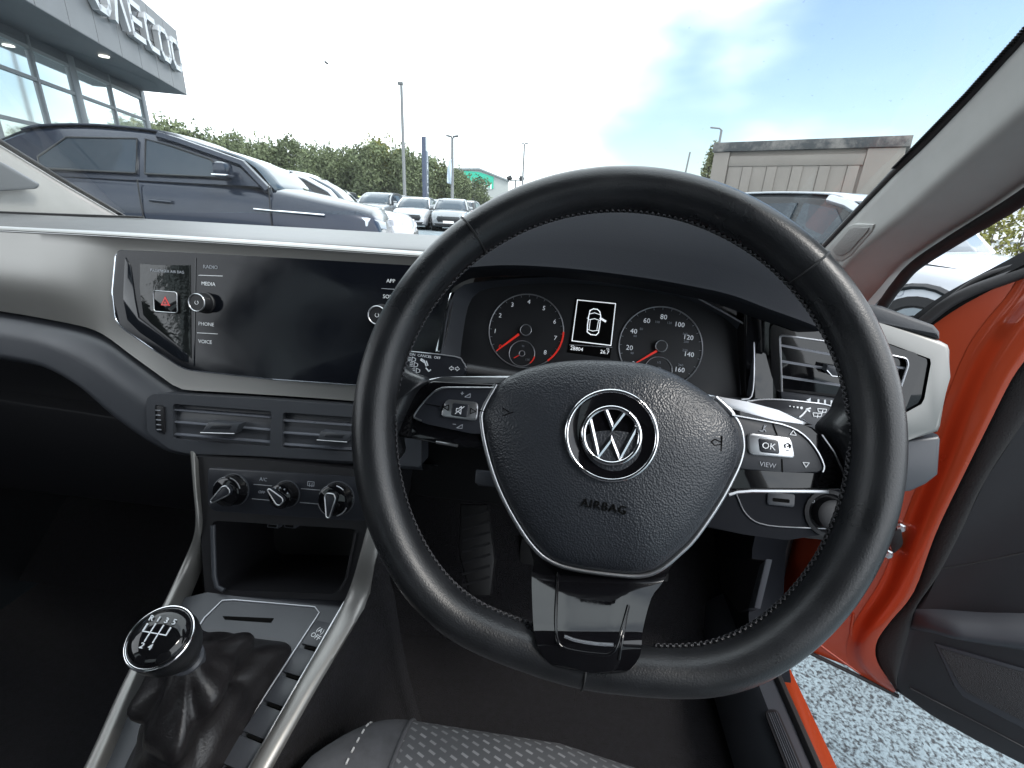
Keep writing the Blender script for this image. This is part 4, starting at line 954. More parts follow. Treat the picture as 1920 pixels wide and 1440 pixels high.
# light switch panel under the right end
LS = tilted(.47, -.33, 24)
lsw = thing('light_switch_panel', 'dark switch panel with round light switch below the right spoke', 'switch panel', LS.at(1450,960))
prism('panel_face', round_poly(LS.pts([(1300,930),(1400,915),(1560,912),(1650,930),(1640,985),(1545,1002),(1476,1013),(1400,1003),(1300,985)]), .006), LS.n*-.05, M['matt_black'], lsw, .003, 3)
q = LS.pts([(1380,925),(1400,965),(1440,985),(1548,991)], .001); tube('panel_line', smooth_pts(q, 4), .0007, M['ringgrey'], lsw, 6)
q = LS.centred(1463,936); o = prism('socket_cover', rrect(q,0,0,.030,.015,.003,3,.002), q.n*-.004, M['button'], lsw, .001)
prism('socket_slot', rrect(q,0,-.001,.018,.004,.001,2,.0026), q.n*-.001, M['black_print'], o)
c = LS.at(1553,962); o = lathe('light_switch', c, LS.n, [(.026,0),(.026,.002),(.022,.003),(.018,-.002),(.016,.010),(.012,.012),(0,.012)], M['dark'], lsw, 36)
q = LS.centred(1521,939,.001); bars('lamp_glyph', [((0,.002),(0,-.002)),((0,.002),(.003,.001)),((.003,.001),(.003,-.001)),((.003,-.001),(0,-.002)),((-.003,.001),(-.001,.001)),((-.003,-.001),(-.001,-.001))], q, .0005, M['white_print'], lsw, .001)

# ------------------------------------------------------------------ instrument cluster
clu = thing('instrument_cluster', 'instrument cluster with two dials and a lit display between them', 'instrument cluster', CL.at(1110,640))
C0 = CL.shift(-.012)
face = slab('face_plate', C0, [(826,690),(826,655),(852,545),(930,520),(1080,515),(1230,534),(1312,552),(1395,600),(1420,622),(1420,760),(1300,800),(1100,800),(850,770)], M['dial'], clu, .01, 0, 0)
# sloping walls of the recess
def wall(name, inner, outer, o_in, o_out, m, parent):
    a = CL.pts(inner, o_in); b = CL.pts(outer, o_out); return grid(name, [resample(smooth_pts(a,4),40), resample(smooth_pts(b,4),40)], m, parent)
M['wall'] = mat('recess_wall_plastic', (.035,.040,.050), .5, bump=(900,.2,.0003))
wall('recess_wall', [(862,690),(866,640),(884,560),(935,538),(1080,531),(1230,549),(1306,568),(1376,610),(1384,640),(1388,740)], [(826,690),(828,655),(853,546),(930,526),(1080,520),(1230,540),(1310,558),(1392,603),(1413,625),(1412,745)], -.0118, .012, M['wall'], clu)
tube('bezel_line', smooth_pts(CL.pts([(1310,560),(1389,604),(1411,624),(1414,695),(1409,743),(1390,749)], .0125), 3), .0009, M['ringgrey'], clu, 6)
slab('bezel_strip', CL, [(843,549),(853,546),(832,660),(815,660)], M['chrome'], clu, .01, .010, .002)
slab('gloss_post', CL, [(1414,600),(1450,600),(1452,755),(1410,750),(1416,700)], M['gloss'], clu, .02, .012, .003)
slab('lower_bezel', CL, [(820,690),(900,700),(1000,705),(1300,745),(1420,745),(1420,800),(820,770)], M['hard'], clu, .02, .004, .003)
C1 = C0.shift(.0006)
def dial(px, py, r, nums, needle, sub, redarc, nm):
    q = C1.centred(px, py); sc_ = (C1.at(px,py)-CAM).dot(_f)/FPX; k = 1/2.743*sc_
    d = lathe('dial', q.o-q.n*.0004, q.n, [(r*1.02,0),(r*1.02,.0006),(0,.0006)], M['dial'], clu, 56); d['label'] = nm
    tube('dial_ring', ring_pts(q,0,0,r,64,.0012), .00075, M['ringgrey'], d, 6, True)
    if redarc: tube('red_zone', ring_pts(q,0,0,r-.0001,20,.0018,*redarc), .0010, M['red'], d, 6)
    bars('tick', [((r*.93*math.cos(R_(a)),r*.93*math.sin(R_(a))),(r*math.cos(R_(a)),r*math.sin(R_(a)))) for a in range(-40,221,13)], q, .0004, M['grey_print'], d, .0008)
    for s_, zx, zy, sz, m_ in nums:
        x, y = 740+zx/2.743, 440+zy/2.743
        text('numeral', s_, C1.centred(x,y), sz*1.15, m_, d, rot=-3, off=.0008)
    a, b = [(C1.at(740+x/2.743, 440+y/2.743)) for x, y in needle]
    ax = (b-a); sd_ = q.n.cross(ax).normalized()
    bm = bmesh.new(); prism_bm(bm, [a+sd_*.0013+q.n*.004, a-sd_*.0013+q.n*.004, b-sd_*.0005+q.n*.004, b+sd_*.0005+q.n*.004], q.n*-.001); link_bm('needle', bm, M['red'], d)
    h = lathe('needle_hub', q.o, q.n, [(.0064,0),(.0064,.005),(.0058,.006),(0,.006)], M['dial'], d, 32)
    tube('hub_ring', ring_pts(q,0,0,.0062,32,.0058), .0006, M['ringgrey'], d, 6, True)
    sx, sy, sr_ = sub; s = C1.centred(740+sx/2.743, 440+sy/2.743)
    sdl = lathe('sub_gauge', s.o, s.n, [(sr_,0),(sr_,.0008),(0,.0008)], M['dial'], clu, 40)
    tube('gauge_ring', ring_pts(s,0,0,sr_,40,.0014), .0006, M['ringgrey'], sdl, 6, True)
    tube('gauge_red', ring_pts(s,0,0,sr_,8,.0017,-45,-10) if redarc else ring_pts(s,0,0,sr_,8,.0017,190,220), .0007, M['red'], sdl, 6)
    tube('gauge_hub', ring_pts(s,0,0,.0032,24,.0014), .0006, M['ringgrey'], sdl, 6, True)
    bars('gauge_needle', [((-.0030,-.0022),(-.0085,-.0058))], s, .0008, M['red'], sdl, .0016)
    for t_, x, y, z in (('90',.0005,.0085,.0030),('130',.0068,-.0066,.0034)) if redarc else (('1/2',0,.0085,.0034),):
        text('gauge_numeral', t_, s, z, M['grey_print'], sdl, a=x, b=y, off=.0012)
    return d
WPt, GPt = M['lit_dim'], M['grey_print']
tn = [('0',543,577,.0062,M['red']),('1',517,497,.0062,WPt),('2',543,417,.0062,WPt),('3',606,362,.0062,WPt),('4',691,347,.0062,WPt),('5',768,380,.0062,WPt),('6',823,449,.0062,WPt),('7',826,533,.0062,WPt),('8',774,607,.0062,WPt)]
dial(986.5,620.5,.0425,tn,((640,515),(525,600)),(655,612,.0145),(-50,2),'rev counter reading zero')
sn = [('0',1226,662,.0055,WPt),('20',1207,583,.0068,WPt),('40',1229,498,.0068,WPt),('60',1296,444,.0068,WPt),('80',1383,425,.0068,WPt),('100',1464,464,.0066,WPt),('120',1509,530,.0066,WPt),('140',1512,617,.0066,WPt),('160',1464,696,.0066,WPt)]
sn += [(s_,x,y,.0032,GPt) for s_,x,y in (('40',1220,610),('60',1236,522),('80',1268,486),('100',1350,450),('120',1412,455),('160',1492,512),('200',1498,552),('220',1492,596),('260',1470,672))]
dial(1238,650.5,.0452,sn,((1345,600),(1228,668)),(1355,697,.0148),None,'speedometer reading zero')
# display
C2 = C1.shift(.0012)
dsp = slab('display', C2, [(740+x/2.743, 440+y/2.743) for x, y in ((930,326),(1146,348),(1108,636),(888,604))], M['black_print'], clu, .002, .0, .0005)
Z = lambda x, y: (740+x/2.743, 440+y/2.743)
pxline('display_frame', C2, [Z(940,336),Z(1136,355),Z(1112,570),Z(912,546)], .0010, M['lit'], dsp, .0005, .0004, True)
pxline('display_line', C2, [Z(900,566),Z(1118,580)], .0007, M['ringgrey'], dsp, .0005)
car_px = [(1005,390),(1022,382),(1042,384),(1055,396),(1060,420),(1054,470),(1048,505),(1036,517),(1008,514),(990,500),(992,465),(998,420)]
pxline('car_symbol', C2, [Z(*p) for p in car_px], .0011, M['lit'], dsp, .0005, .0004, True)
for seg in ([(1003,408),(1028,402),(1056,412)],[(1000,438),(1028,432),(1056,442)],[(994,488),(1018,496),(1046,492)],[(1006,440),(1000,486)],[(1048,444),(1040,488)],[(990,430),(998,428)]): pxline('car_symbol_line', C2, [Z(*p) for p in seg], .0007, M['lit'], dsp)
pxline('open_door_symbol', C2, [Z(1058,430),Z(1084,446)], .0024, M['lit'], dsp)
text('odometer', '28804', C2.centred(*Z(936,588)), .0058, M['lit'], dsp, rot=-3)
text('trip_meter', '26.7', C2.centred(*Z(1080,605)), .0058, M['lit'], dsp, rot=-3)
text('unit_mark', 'mls', C2.centred(*Z(914,570)), .0026, M['lit'], dsp, rot=-3); text('unit_mark', 'mls', C2.centred(*Z(1096,588)), .0026, M['lit'], dsp, rot=-3)
# ------------------------------------------------------------------ open driver's door
e_ = Vector((.93,-.36,0)).normalized(); DP = Plane((.53,.83,H-.854), e_, (0,0,1))
def ab(l, off=0): return [DP.pt(a,b,off) for a,b in l]
diag = DP.pts([(1735,604),(1800,560),(1920,497)])
shell = ab([(-.03,.03),(-.02,.0),(1.05,.0),(1.10,.10),(1.12,.74),(.36,.74),(.27,.90),(.22,.90)])+diag[::-1]+ab([(.02,.66),(-.03,.55)])
door = prism('door', shell, DP.n*-.06, M['orange'], body, .006, 3); door['label'] = 'orange driver door standing open, with dark trim card'
ob = [(2050,470),(1980,570),(1920,661),(1888,707),(1842,799),(1807,870),(1750,990),(1709,1100),(1664,1157),(1641,1198),(1643,1234),(1662,1267),(1681,1296)]
# rolled edge of the inner pressing, beside the seal
oL = [(1950,440),(1895,545),(1850,600),(1810,660),(1766,770),(1742,850),(1700,960),(1655,1080),(1606,1160),(1588,1205),(1592,1240),(1630,1280),(1670,1300)]
A = resample(smooth_pts(DP.pts(oL, .001), 4), 60); B = resample(smooth_pts(DP.pts(ob, .012), 4), 60); rows = []
for i, (a, b) in enumerate(zip(A, B)):
    d = b-a; tp_ = min(1,(59-i)/12); rows.append([a+d*t+DP.n*tp_*(.018*(1/(1+math.exp(-(t-.38)*16)))-.010*max(0,t-.75)*4*(t-.75)) for t in [s/14 for s in range(15)]])
grid('inner_pressing', rows, M['orange'], door, angle=60)
# shallow swage lines in the hinge face
for pxs, r in (([(1600,1150),(1596,1190),(1612,1225),(1660,1280)], .003), ([(1532,1205),(1580,1240),(1640,1280),(1678,1300)], .0025)):
    tube('pressing_swage', smooth_pts(DP.pts(pxs, -.0005), 5), r, M['orange'], door, 8)
tube('lower_seal', DP.pts([(1490,1212),(1510,1220),(1600,1263),(1684,1305)], .004), .004, M['rubber'], door, 8)
cb_ = [(2050,590),(1985,690),(1920,790),(1848,900),(1803,994),(1758,1080),(1718,1138),(1705,1181),(1684,1262),(1681,1290)]
A = resample(smooth_pts(DP.pts(ob, .012), 4), 60); B = resample(smooth_pts(DP.pts(cb_, .026), 4), 60); rows = []
for a, b in zip(A, B):
    d = b-a; rows.append([a-DP.n*.01]+[a+d*t+DP.n*.010*math.sin(math.pi*t)**.6 for t in [s/8 for s in range(9)]])
M['seal_fuzz'] = mat('door_seal', (.008,.008,.009), .85, bump=(500,.8,.0015))
grid('door_seal', rows, M['seal_fuzz'], door, angle=60)
card = DP.pts(cb_[::-1], .026)
card = DP.pts([(1681,1290),(1684,1304),(1746,1343),(1920,1438)], .026)[::-1]
poly = DP.pts(cb_, .026)+DP.pts([(1682,1300),(1746,1341),(1830,1388),(1920,1438)], .026)+ab([(.55,.02),(1.04,.03),(1.07,.12),(1.08,.72),(.34,.73)], .026)
prism('trim_card', poly, DP.n*-.03, M['door_card'], door, .008, 3)
# armrest roll, pocket and speaker mesh on the card
aT = [(1716,1142),(1760,1142),(1840,1148),(1920,1150),(2100,1160),(2400,1180)]; aB = [(1706,1182),(1750,1184),(1840,1200),(1920,1214),(2100,1250),(2400,1320)]
A = resample(smooth_pts(DP.pts(aT, .026), 3), 40); B = resample(smooth_pts(DP.pts(aB, .026), 3), 40)
rows = [[a]+[a.lerp(b,t)+DP.n*.034*min(1,i/5)**.6*math.sin(math.pi*t)**.7 for t in [s/10 for s in range(1,10)]]+[b] for i, (a, b) in enumerate(zip(A, B))]
M['arm'] = mat('armrest_plastic', (.016,.018,.024), .5, bump=(700,.3,.0005))
grid('armrest', rows, M['arm'], door, angle=70)
slab('pocket_frame', DP, [(1752,1206),(1920,1254),(2050,1292),(2050,1420),(1920,1368),(1806,1308),(1790,1290)], M['arm'], door, .006, .0285, .003)
M['mesh'] = mat('speaker_mesh', (.012,.012,.014), .6, vor=(700,1.0,.002))
slab('speaker_mesh', DP, [(1762,1216),(1920,1262),(2050,1300),(2050,1405),(1920,1354),(1812,1298),(1798,1282)], M['mesh'], door, .004, .0300, .001)
tube('card_seam', smooth_pts(DP.pts([(1765,1066),(1830,1055),(1920,1036),(2050,1005)], .0262), 4), .0014, M['rubber'], door, 6)
tube('card_seam', smooth_pts(DP.pts([(1706,1290),(1760,1318),(1850,1364),(1940,1412)], .0262), 4), .0016, M['rubber'], door, 6)
# window weatherstrip and frame
ws = DP.pts([(1732,604),(1776,570),(1821,546),(1870,528),(1920,510),(2010,478)], .004)
tube('weatherstrip', smooth_pts(ws, 4), .009, M['rubber'], door, 8)
tube('weatherstrip_lip', smooth_pts(DP.pts([(1728,606),(1780,562),(1842,520),(1920,495),(2010,462)], -.02), 4), .005, M['rubber'], door, 8)
tube('window_frame', ab([(.20,.88),(.40,1.08),(.62,1.19),(.95,1.22),(1.10,1.15),(1.11,.76)], -.04), .022, M['rubber'], door, 8)
o = grid('window_glass', [ab([(.30,.80),(.60,.80),(.85,.80),(1.08,.80)],-.04), ab([(.32,.74),(.60,.74),(.85,.74),(1.08,.74)],-.04)], M['windscreen'], door)
dg = resample(smooth_pts(DP.pts([(1728,610),(1735,604),(1800,560),(1920,497),(2010,450)]), 4), 20); upn = (Vector((0,0,1))-e_*.9).normalized()
grid('belt_moulding', [[p+DP.n*.010+upn*-.008, p+DP.n*.008+upn*.003, p+DP.n*-.03+upn*.004, p+DP.n*-.062+upn*.002, p+DP.n*-.064+upn*-.02] for p in dg], M['black_print'], door, angle=50)
# hinge hardware: check strap and two bolts
hg = DP.pts([(1682,1012)], .0)[0]
prism('check_strap', round_poly(DP.pts([(1668,1000),(1690,990),(1694,1022),(1674,1040)], .012), .006), DP.n*-.02, M['rubber'], door, .003)
for x, y in ((1687,988),(1664,1037)): lathe('hinge_bolt', DP.at(x,y,.002), DP.n, [(.009,0),(.009,.003),(.006,.004),(.006,.009),(0,.0095)], M['satin'], door, 6, 20)
# ------------------------------------------------------------------ outside: helpers
def hz_(px, py, z): d = ray(px,py); return CAM+d*((z-H)/d.z)
def dp_(px, D, py=400): d = ray(px,py); p = CAM+d*(D/d.y); return Vector((p.x,p.y,0))
def paint(name, c, rough=.3, metal=.3): return mat(name, c, rough, metal, coat=.8, wear=(2,.05))
M['tint'] = mat('tinted_car_glass', (.015,.025,.036), .03, spec=.5)
M['screen_glass_car'] = mat('pale_windscreen_glass', (.035,.055,.075), .03, spec=.5)
M['tyre'] = mat('tyre_rubber', (.015,.015,.016), .8, bump=(40,.4,.004))
M['alloy'] = mat('alloy_rim', (.45,.46,.48), .3, .9)
M['lamp_lens'] = mat('lamp_lens', (.55,.60,.66), .08, .3, spec=.8)
M['tail'] = mat('tail_lamp', (.35,.02,.02), .15)
M['plate_w'] = mat('white_number_plate', (.78,.78,.76), .4)
M['body_black'] = mat('black_body_trim', (.014,.015,.017), .35)
def make_car(name, label, pm, L=4.3, W=1.8, Ht=1.55, cowl=.20, za=1.00, zt=None, hood=.88, belt=1.02, group=None, cat='car', glass='tint', detail=False, parts=True, roofm=None, rail=None, rake=.72, bx=0):
    """x forward, y left, built at the origin then placed; returns the root"""
    r = thing(name, label, cat, (0,0,0), group); zt = zt or Ht; F, Bk = L/2, -L/2
    xa, xat, xrt, xrb = F-L*(.26 if cowl is None else cowl)-.12, F-L*.26-rake, Bk+L*.17, Bk+L*.04
    top = [(F,.62),(F-.02,.74),(F-.12,hood-.04),(F-.28,hood),(xa-.02,za),(xa-.5,belt-.01),(0,belt),(xrt,belt+.03),(xrb+.05,belt+.03),(Bk+.03,belt-.06),(Bk,.80)]
    def topz(x):
        for (x0,z0),(x1,z1) in zip(top, top[1:]):
            if x1 <= x <= x0: return z0+(z1-z0)*((x0-x)/max(1e-6,x0-x1))
        return top[-1][1]
    def hw(x):
        e = max(0,(abs(x)-L*.33)/(L*.17)); return W/2*(1-.13*e*e-.05*e**6)
    rows = []
    for k in range(33):
        x = F-L*(.5-.5*math.cos(math.pi*k/32)); z = topz(x); w_ = hw(x); cr = .05 if x > xa else .02; zl = .22+.08*max(0,(abs(x)-L*.42)/(L*.08))
        half = [(0,z+cr),(.45*w_,z+cr*.8),(.80*w_,z+cr*.2),(.93*w_,z-.03),(.975*w_,z-.10),(w_,z*.70+.04),(.985*w_,z*.5+.05),(w_*.99,.42),(.93*w_,zl),(.6*w_,zl-.03)]
        rows.append([Vector((x,y,zz)) for y, zz in half]+[Vector((x,-y,zz)) for y, zz in half[:0:-1]])
    b = grid('body', rows, pm, r, closed_u=True, cap=True, angle=50)
    wb, wt = W/2*.955, W/2*.74
    def gp(x, z): # greenhouse half width at height
        t = (z-belt)/(zt-belt); return wb+(wt-wb)*max(0,min(1,t))
    gsec = []
    roofp = [(xa-.03,za-.02),(xa-.30,za+(zt-za)*.48),(xat+.10,zt-.10),(xat-.12,zt-.02),((xat+xrt)/2,zt),(xrt+.25,zt-.03),(xrt,zt-.09),(xrb+.12,belt+.14),(xrb+.04,belt)]
    rp = smooth_pts([Vector((x,0,z)) for x, z in roofp], 4)
    rows = []
    for p in rp:
        w_ = gp(p.x, p.z); rows.append([Vector((p.x,s*w_*f,zz)) for s, f, zz in ((1,1.0,min(p.z,belt)-.03),(1,(gp(0,max(belt,p.z-.05)))/w_*1.0,max(belt-.03,p.z-.05)),(1,.93,p.z-.012),(1,.5,p.z+.012),(1,0,p.z+.02),(-1,.5,p.z+.012),(-1,.93,p.z-.012),(-1,(gp(0,max(belt,p.z-.05)))/w_,max(belt-.03,p.z-.05)),(-1,1.0,min(p.z,belt)-.03))])
    for i, rr in enumerate(rows):
        for s in (0,-1): rr[s].y = math.copysign(wb, rr[s].y)
    g = grid('cabin', rows, pm if detail else M['body_black'], r, cap=True, angle=40)
    # roof skin
    mid = [p for p in rp if p.z > zt-.13]
    grid('roof', [[Vector((p.x,y*gp(0,p.z)*.97,p.z+.02+.018*(1-y*y)-.012)) for y in (-1,-.6,0,.6,1)] for p in mid], roofm or pm, r, thick=.02)
    # windscreen and rear window
    fr = [p for p in rp if p.x > mid[0].x-.02]; 
    def pane(nm, pts, f, m_, out): return grid(nm, [[Vector((p.x+out,y*gp(0,p.z)*f,p.z+.026+.012*(1-y*y))) for y in (-1,-.5,0,.5,1)] for p in pts], m_, r, thick=.004)
    pane('windscreen', [p for p in fr if p.z < zt-.06], .90, M['screen_glass_car'] if glass != 'dark' else M['tint'], .012)
    pane('rear_window', [p for p in rp if p.x < xrt+.05 and p.z > belt+.08], .84, M['tint'], -.012)
    for s in (-1, 1):
        def sp_(x, z, o=.016): return Vector((x, s*(gp(x,z)+o), z))
        zb_, zc = belt+.035, zt-.13
        fw = [(xa-.34,zb_),(xat+.02,zc-.02),(bx-.02,zc+.03),(bx-.02,zb_)] ; rw_ = [(bx-.10,zb_),(bx-.10,zc+.03),(xrt+.42,zc),(xrt+.18,zb_+.10),(xrt+.20,zb_)]
        fw = [(xa-.42,zb_),(xa-.60,zb_+.17)]+fw[1:]
        for q in (fw, rw_):
            o = prism('side_window', [sp_(*p) for p in q], (0,-s*.02,0), M['tint'], r)
            if detail: tube('window_trim', [sp_(*p,.018) for p in q], .010, M['chrome'] if False else M['body_black'], o, 6, True)
        if parts:
            tube('front_pillar', [sp_(xa-.06,za,.0),sp_(xa-.30,za+(zt-za)*.46,.0),sp_(xat+.10,zt-.11,.0),sp_(xat-.10,zt-.06,.0)], .045, pm, r, 6)
            m = box('door_mirror', (xa-.42, s*(W/2+.08), belt+.10), (.13,.22,.15), pm, r, .04); 
            if detail: box('mirror_glint', (xa-.42, s*(W/2+.10), belt+.055), (.14,.20,.016), M['chrome'], m, .004)
            hl_ = [Vector((F-.05,s*W*.27,hood-.13)),Vector((F-.20,s*W*.44,hood-.08)),Vector((F-.22,s*W*.445,hood-.17)),Vector((F-.04,s*W*.27,hood-.21))]
            prism('headlight', [p+Vector((.03,s*.02,0)) for p in hl_], (-.10,0,0), M['lamp_lens'], r, .008)
            prism('tail_light', [Vector((Bk+.0,s*W*.30,.98)),Vector((Bk+.12,s*W*.455,.98)),Vector((Bk+.12,s*W*.455,.84)),Vector((Bk-.01,s*W*.30,.84))], (.10,0,0), M['tail'], r, .008)
        for x in (F-L*.19, Bk+L*.18):
            wl_ = lathe('wheel', (x,s*(W/2-.20),.33), (0,s,0), [(.20,0),(.33,.01),(.335,.06),(.335,.17),(.31,.205),(.24,.210),(.235,.19)], M['tyre'], r, 28)
            lathe('wheel_rim', (x,s*(W/2-.20),.33), (0,s,0), [(.235,.17),(.22,.20),(.06,.175),(.05,.20),(0,.20)], M['alloy'], wl_, 20)
            tube('wheel_arch', [Vector((x+.40*math.cos(a), s*(hw(x)*1.0+.004), .33+.40*math.sin(a))) for a in [math.pi*k/14 for k in range(15)]], .028, M['body_black'], r, 6)
    if parts:
        prism('grille', [Vector((F+.012,y,z)) for y, z in ((-.52,.70),(.52,.70),(.58,.58),(.50,.44),(-.50,.44),(-.58,.58))], (-.06,0,0), M['body_black'], r, .01)
        prism('lower_intake', [Vector((F+.006,y,z)) for y, z in ((-.70,.38),(.70,.38),(.62,.26),(-.62,.26))], (-.06,0,0), M['body_black'], r, .01)
        prism('number_plate', [Vector((F+.035,y,z)) for y, z in ((-.26,.50),(.26,.50),(.26,.39),(-.26,.39))], (-.02,0,0), M['plate_w'], r)
    return r
def place(r, loc, heading): r.location = loc; r.rotation_euler = (0,0,R_(heading)); return r
def dup(root, loc, heading, label, mm=None):
    n = root.copy(); COL.objects.link(n); n.location = loc; n.rotation_euler = (0,0,R_(heading)); n['label'] = label
    for c in list(root.children):
        k = c.copy(); COL.objects.link(k); k.parent = n
        if mm:
            for i, s_ in enumerate(k.material_slots):
                if s_.material == mm[0]: s_.link = 'OBJECT'; s_.material = mm[1]
        for g in c.children: d = g.copy(); COL.objects.link(d); d.parent = k
    return n
def put_local(r, lx, ly, world, heading):
    """place a car so that its local point (lx,ly) stands at a world point"""
    a = R_(heading); place(r, (world.x-(lx*math.cos(a)-ly*math.sin(a)), world.y-(lx*math.sin(a)+ly*math.cos(a)), 0), heading)

# ------------------------------------------------------------------ near cars
P_navy = mat('navy_paint', (.008,.014,.028), .22, .3, coat=.25, wear=(2,.05)); P_white = paint('white_paint', (.50,.52,.55), .3, .1); P_silver = paint('silver_paint', (.30,.315,.33), .3, .5)
P_bluegrey = paint('blue_grey_paint', (.20,.24,.27), .3, .5); P_lime = paint('lime_paint', (.45,.52,.12), .35, .1); P_grey = paint('grey_paint', (.22,.23,.24), .3, .5)
suv = make_car('suv', 'large dark navy SUV parked across on the left, close to the windscreen', P_navy, 4.12, 1.88, 1.76, .238, 1.235, None, 1.09, 1.30, cat='suv', detail=True, rake=1.02, bx=-.22)
c0 = dp_(520, 5.0, 355); put_local(suv, .98, -.86, c0, 15)
for nm, pts, rr in (('chrome_strip', [(1.45,1.02),(.95,1.04),(.75,1.05)], .012), ('door_handle', [(-.02,1.08),(-.22,1.09)], .018), ('door_handle', [(-1.05,1.10),(-1.25,1.11)], .018)):
    o = tube(nm, [Vector((x,-.945,z)) for x, z in pts], rr, M['chrome'] if nm == 'chrome_strip' else P_navy, None, 6); o.parent = suv
for x in (-.30, .92, -1.30):
    o = tube('door_gap', [Vector((x,-.938,1.28)),Vector((x-.01,-.948,1.0)),Vector((x,-.944,.55))], .006, M['rubber'], None, 5); o.parent = suv
c2 = make_car('white_hatchback', 'white car just behind the navy SUV, only cabin and bonnet showing', P_white, 4.3, 1.8, 1.60, .22, 1.06, None, .96, 1.06)
put_local(c2, .0, 0, dp_(552, 8.6, 372), 14)
c4 = make_car('white_electric_car', 'pale car nose-on past the open door, wheel arch and charging flap showing', P_white, 4.3, 1.80, 1.47, .22, .96, None, .90, .96)
put_local(c4, 1.40, -.90, Vector((2.98,4.22,0)), -58)
o = tube('charging_flap', round_poly([Vector((x,-.897,z)) for x, z in ((.92,.80),(1.18,.78),(1.20,.62),(.93,.63))], .05), .004, M['grey_print'], None, 5, True); o.parent = c4
o = tube('bonnet_gap', [Vector((2.0,-.72,.86)),Vector((1.6,-.83,.88)),Vector((1.1,-.86,.91))], .005, M['rubber'], None, 5); o.parent = c4
# ------------------------------------------------------------------ far row of cars, facing us
far_a = make_car('parked_car', 'silver SUV, widest of the far row, left of the tall lamp post', P_silver, 4.4, 1.86, 1.68, .20, 1.12, None, 1.02, 1.12, group='cars parked in the far row')
put_local(far_a, 2.1, 0, dp_(690, 24.5), -88)
far_b = make_car('parked_car', 'white hatchback with dark grille right under the tall lamp post', P_white, 4.1, 1.78, 1.52, .22, 1.00, None, .92, 1.00, group='cars parked in the far row')
put_local(far_b, 2.0, 0, dp_(767, 23.6), -84)
def far(px, D, hd, lab, src, mm): 
    n = dup(src, (0,0,0), hd, lab, mm); a = R_(hd); w_ = dp_(px, D); lx = 2.0; n.location = (w_.x-lx*math.cos(a), w_.y-lx*math.sin(a), 0); return n
far(841, 23.4, -82, 'silver hatchback with white number plate, nearest the steering wheel rim', far_b, (P_white,P_silver))
far(884, 33, 92, 'white car turned tail-on beyond the silver hatchback', far_b, None)
far(727, 29.5, -86, 'pale silver car with dark front between the SUV and white hatchback', far_a, (P_silver,P_grey))
far(816, 29, -84, 'light silver car half hidden behind the totem sign', far_b, (P_white,P_silver))
far(654, 31, -88, 'lime green car at the foot of the hedge', far_b, (P_white,P_lime))
far(609, 27, -85, 'white van-like car beside the navy SUV bonnet', far_a, (P_silver,P_white))

# ------------------------------------------------------------------ showroom building
fz = H+3.4
f1 = hz_(347,178,fz); f2 = hz_(110,40,fz); fd = (f2-f1); fd.z = 0; fd.normalize()          # runs towards us
fn = Vector((-fd.y, fd.x, 0)); fn = fn if fn.dot(CAM-f1) > 0 else -fn
BP = Plane(f1, fd*-1 if (fd*-1).cross(Vector((0,0,1))).dot(fn) > 0 else fd, (0,0,1))
show = thing('showroom_building', 'modern grey car showroom with raised lettering and tall glazing', 'building', (f1.x, f1.y, 0))
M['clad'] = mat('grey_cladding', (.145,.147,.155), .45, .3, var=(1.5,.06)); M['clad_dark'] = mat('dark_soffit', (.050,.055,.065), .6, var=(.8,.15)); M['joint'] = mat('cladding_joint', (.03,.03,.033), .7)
d_ = ray(325,55); tt = (Vector((f1.x,f1.y))).length/Vector((d_.x,d_.y)).length; FH = (d_*tt).z+H-fz
lenF = 20.0
def bp(a, b, off=0): return BP.pt(a, b, off)
sg_ = -1 if BP.u.dot(fd) < 0 else 1
prism('fascia_core', [bp(0,.01),bp(sg_*lenF,.01),bp(sg_*lenF,FH-.02),bp(0,FH-.02)], fn*-.5, M['joint'], show)
w_ = 1.25
for k in range(int(lenF/w_)):
    for b0, b1 in ((0,FH*.5),(FH*.5,FH)):
        prism('cladding_panel', [bp(sg_*(k*w_+.012),b0+.012,.05),bp(sg_*((k+1)*w_-.012),b0+.012,.05),bp(sg_*((k+1)*w_-.012),b1-.012,.05),bp(sg_*(k*w_+.012),b1-.012,.05)], fn*-.05, M['clad'], show, .004, 1)
prism('fascia_end', [bp(0,0,.05),bp(0,FH,.05),bp(0,FH,-9),bp(0,0,-9)], BP.u*(-sg_*.05), M['clad'], show)
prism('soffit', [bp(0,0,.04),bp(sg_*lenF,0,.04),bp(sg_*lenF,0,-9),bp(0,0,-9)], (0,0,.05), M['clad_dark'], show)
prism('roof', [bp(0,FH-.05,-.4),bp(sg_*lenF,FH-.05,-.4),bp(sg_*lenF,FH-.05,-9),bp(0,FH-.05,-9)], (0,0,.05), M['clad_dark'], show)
GO = -1.4
dl = hz_(195,105,fz-.02); lathe('downlight', dl, (0,0,-1), [(.12,0),(.12,.02),(0,.02)], mat('downlight_lens', (.8,.8,.75), .4, emit=((1,.95,.85),1.5)), show, 16)
M['shop_glass'] = mat('showroom_glass', (.80,.86,.87), .04, .85, spec=.9); M['mullion'] = mat('grey_mullion', (.16,.17,.18), .45, .4)
GPl = Plane(bp(0,0,GO), BP.u, BP.v)
def alongG(px, py): p = GPl.at(px,py); return (p-GPl.o).dot(GPl.u)
m_as = [sg_*.02, alongG(200,143), alongG(123,90), alongG(43,55)]
step = (m_as[3]-m_as[1])/2
m_as += [m_as[3]+step*k for k in range(1,6)]
tr = (GPl.at(262,228)-GPl.o).z
levels = [0, -1.02, tr if -2.6 < tr < -1.3 else -1.9, -3.4-H+.05]
tr1 = (GPl.at(150,180)-GPl.o).z; levels = [-.28, tr1, tr1*2.1, -(3.4+H)+.02]
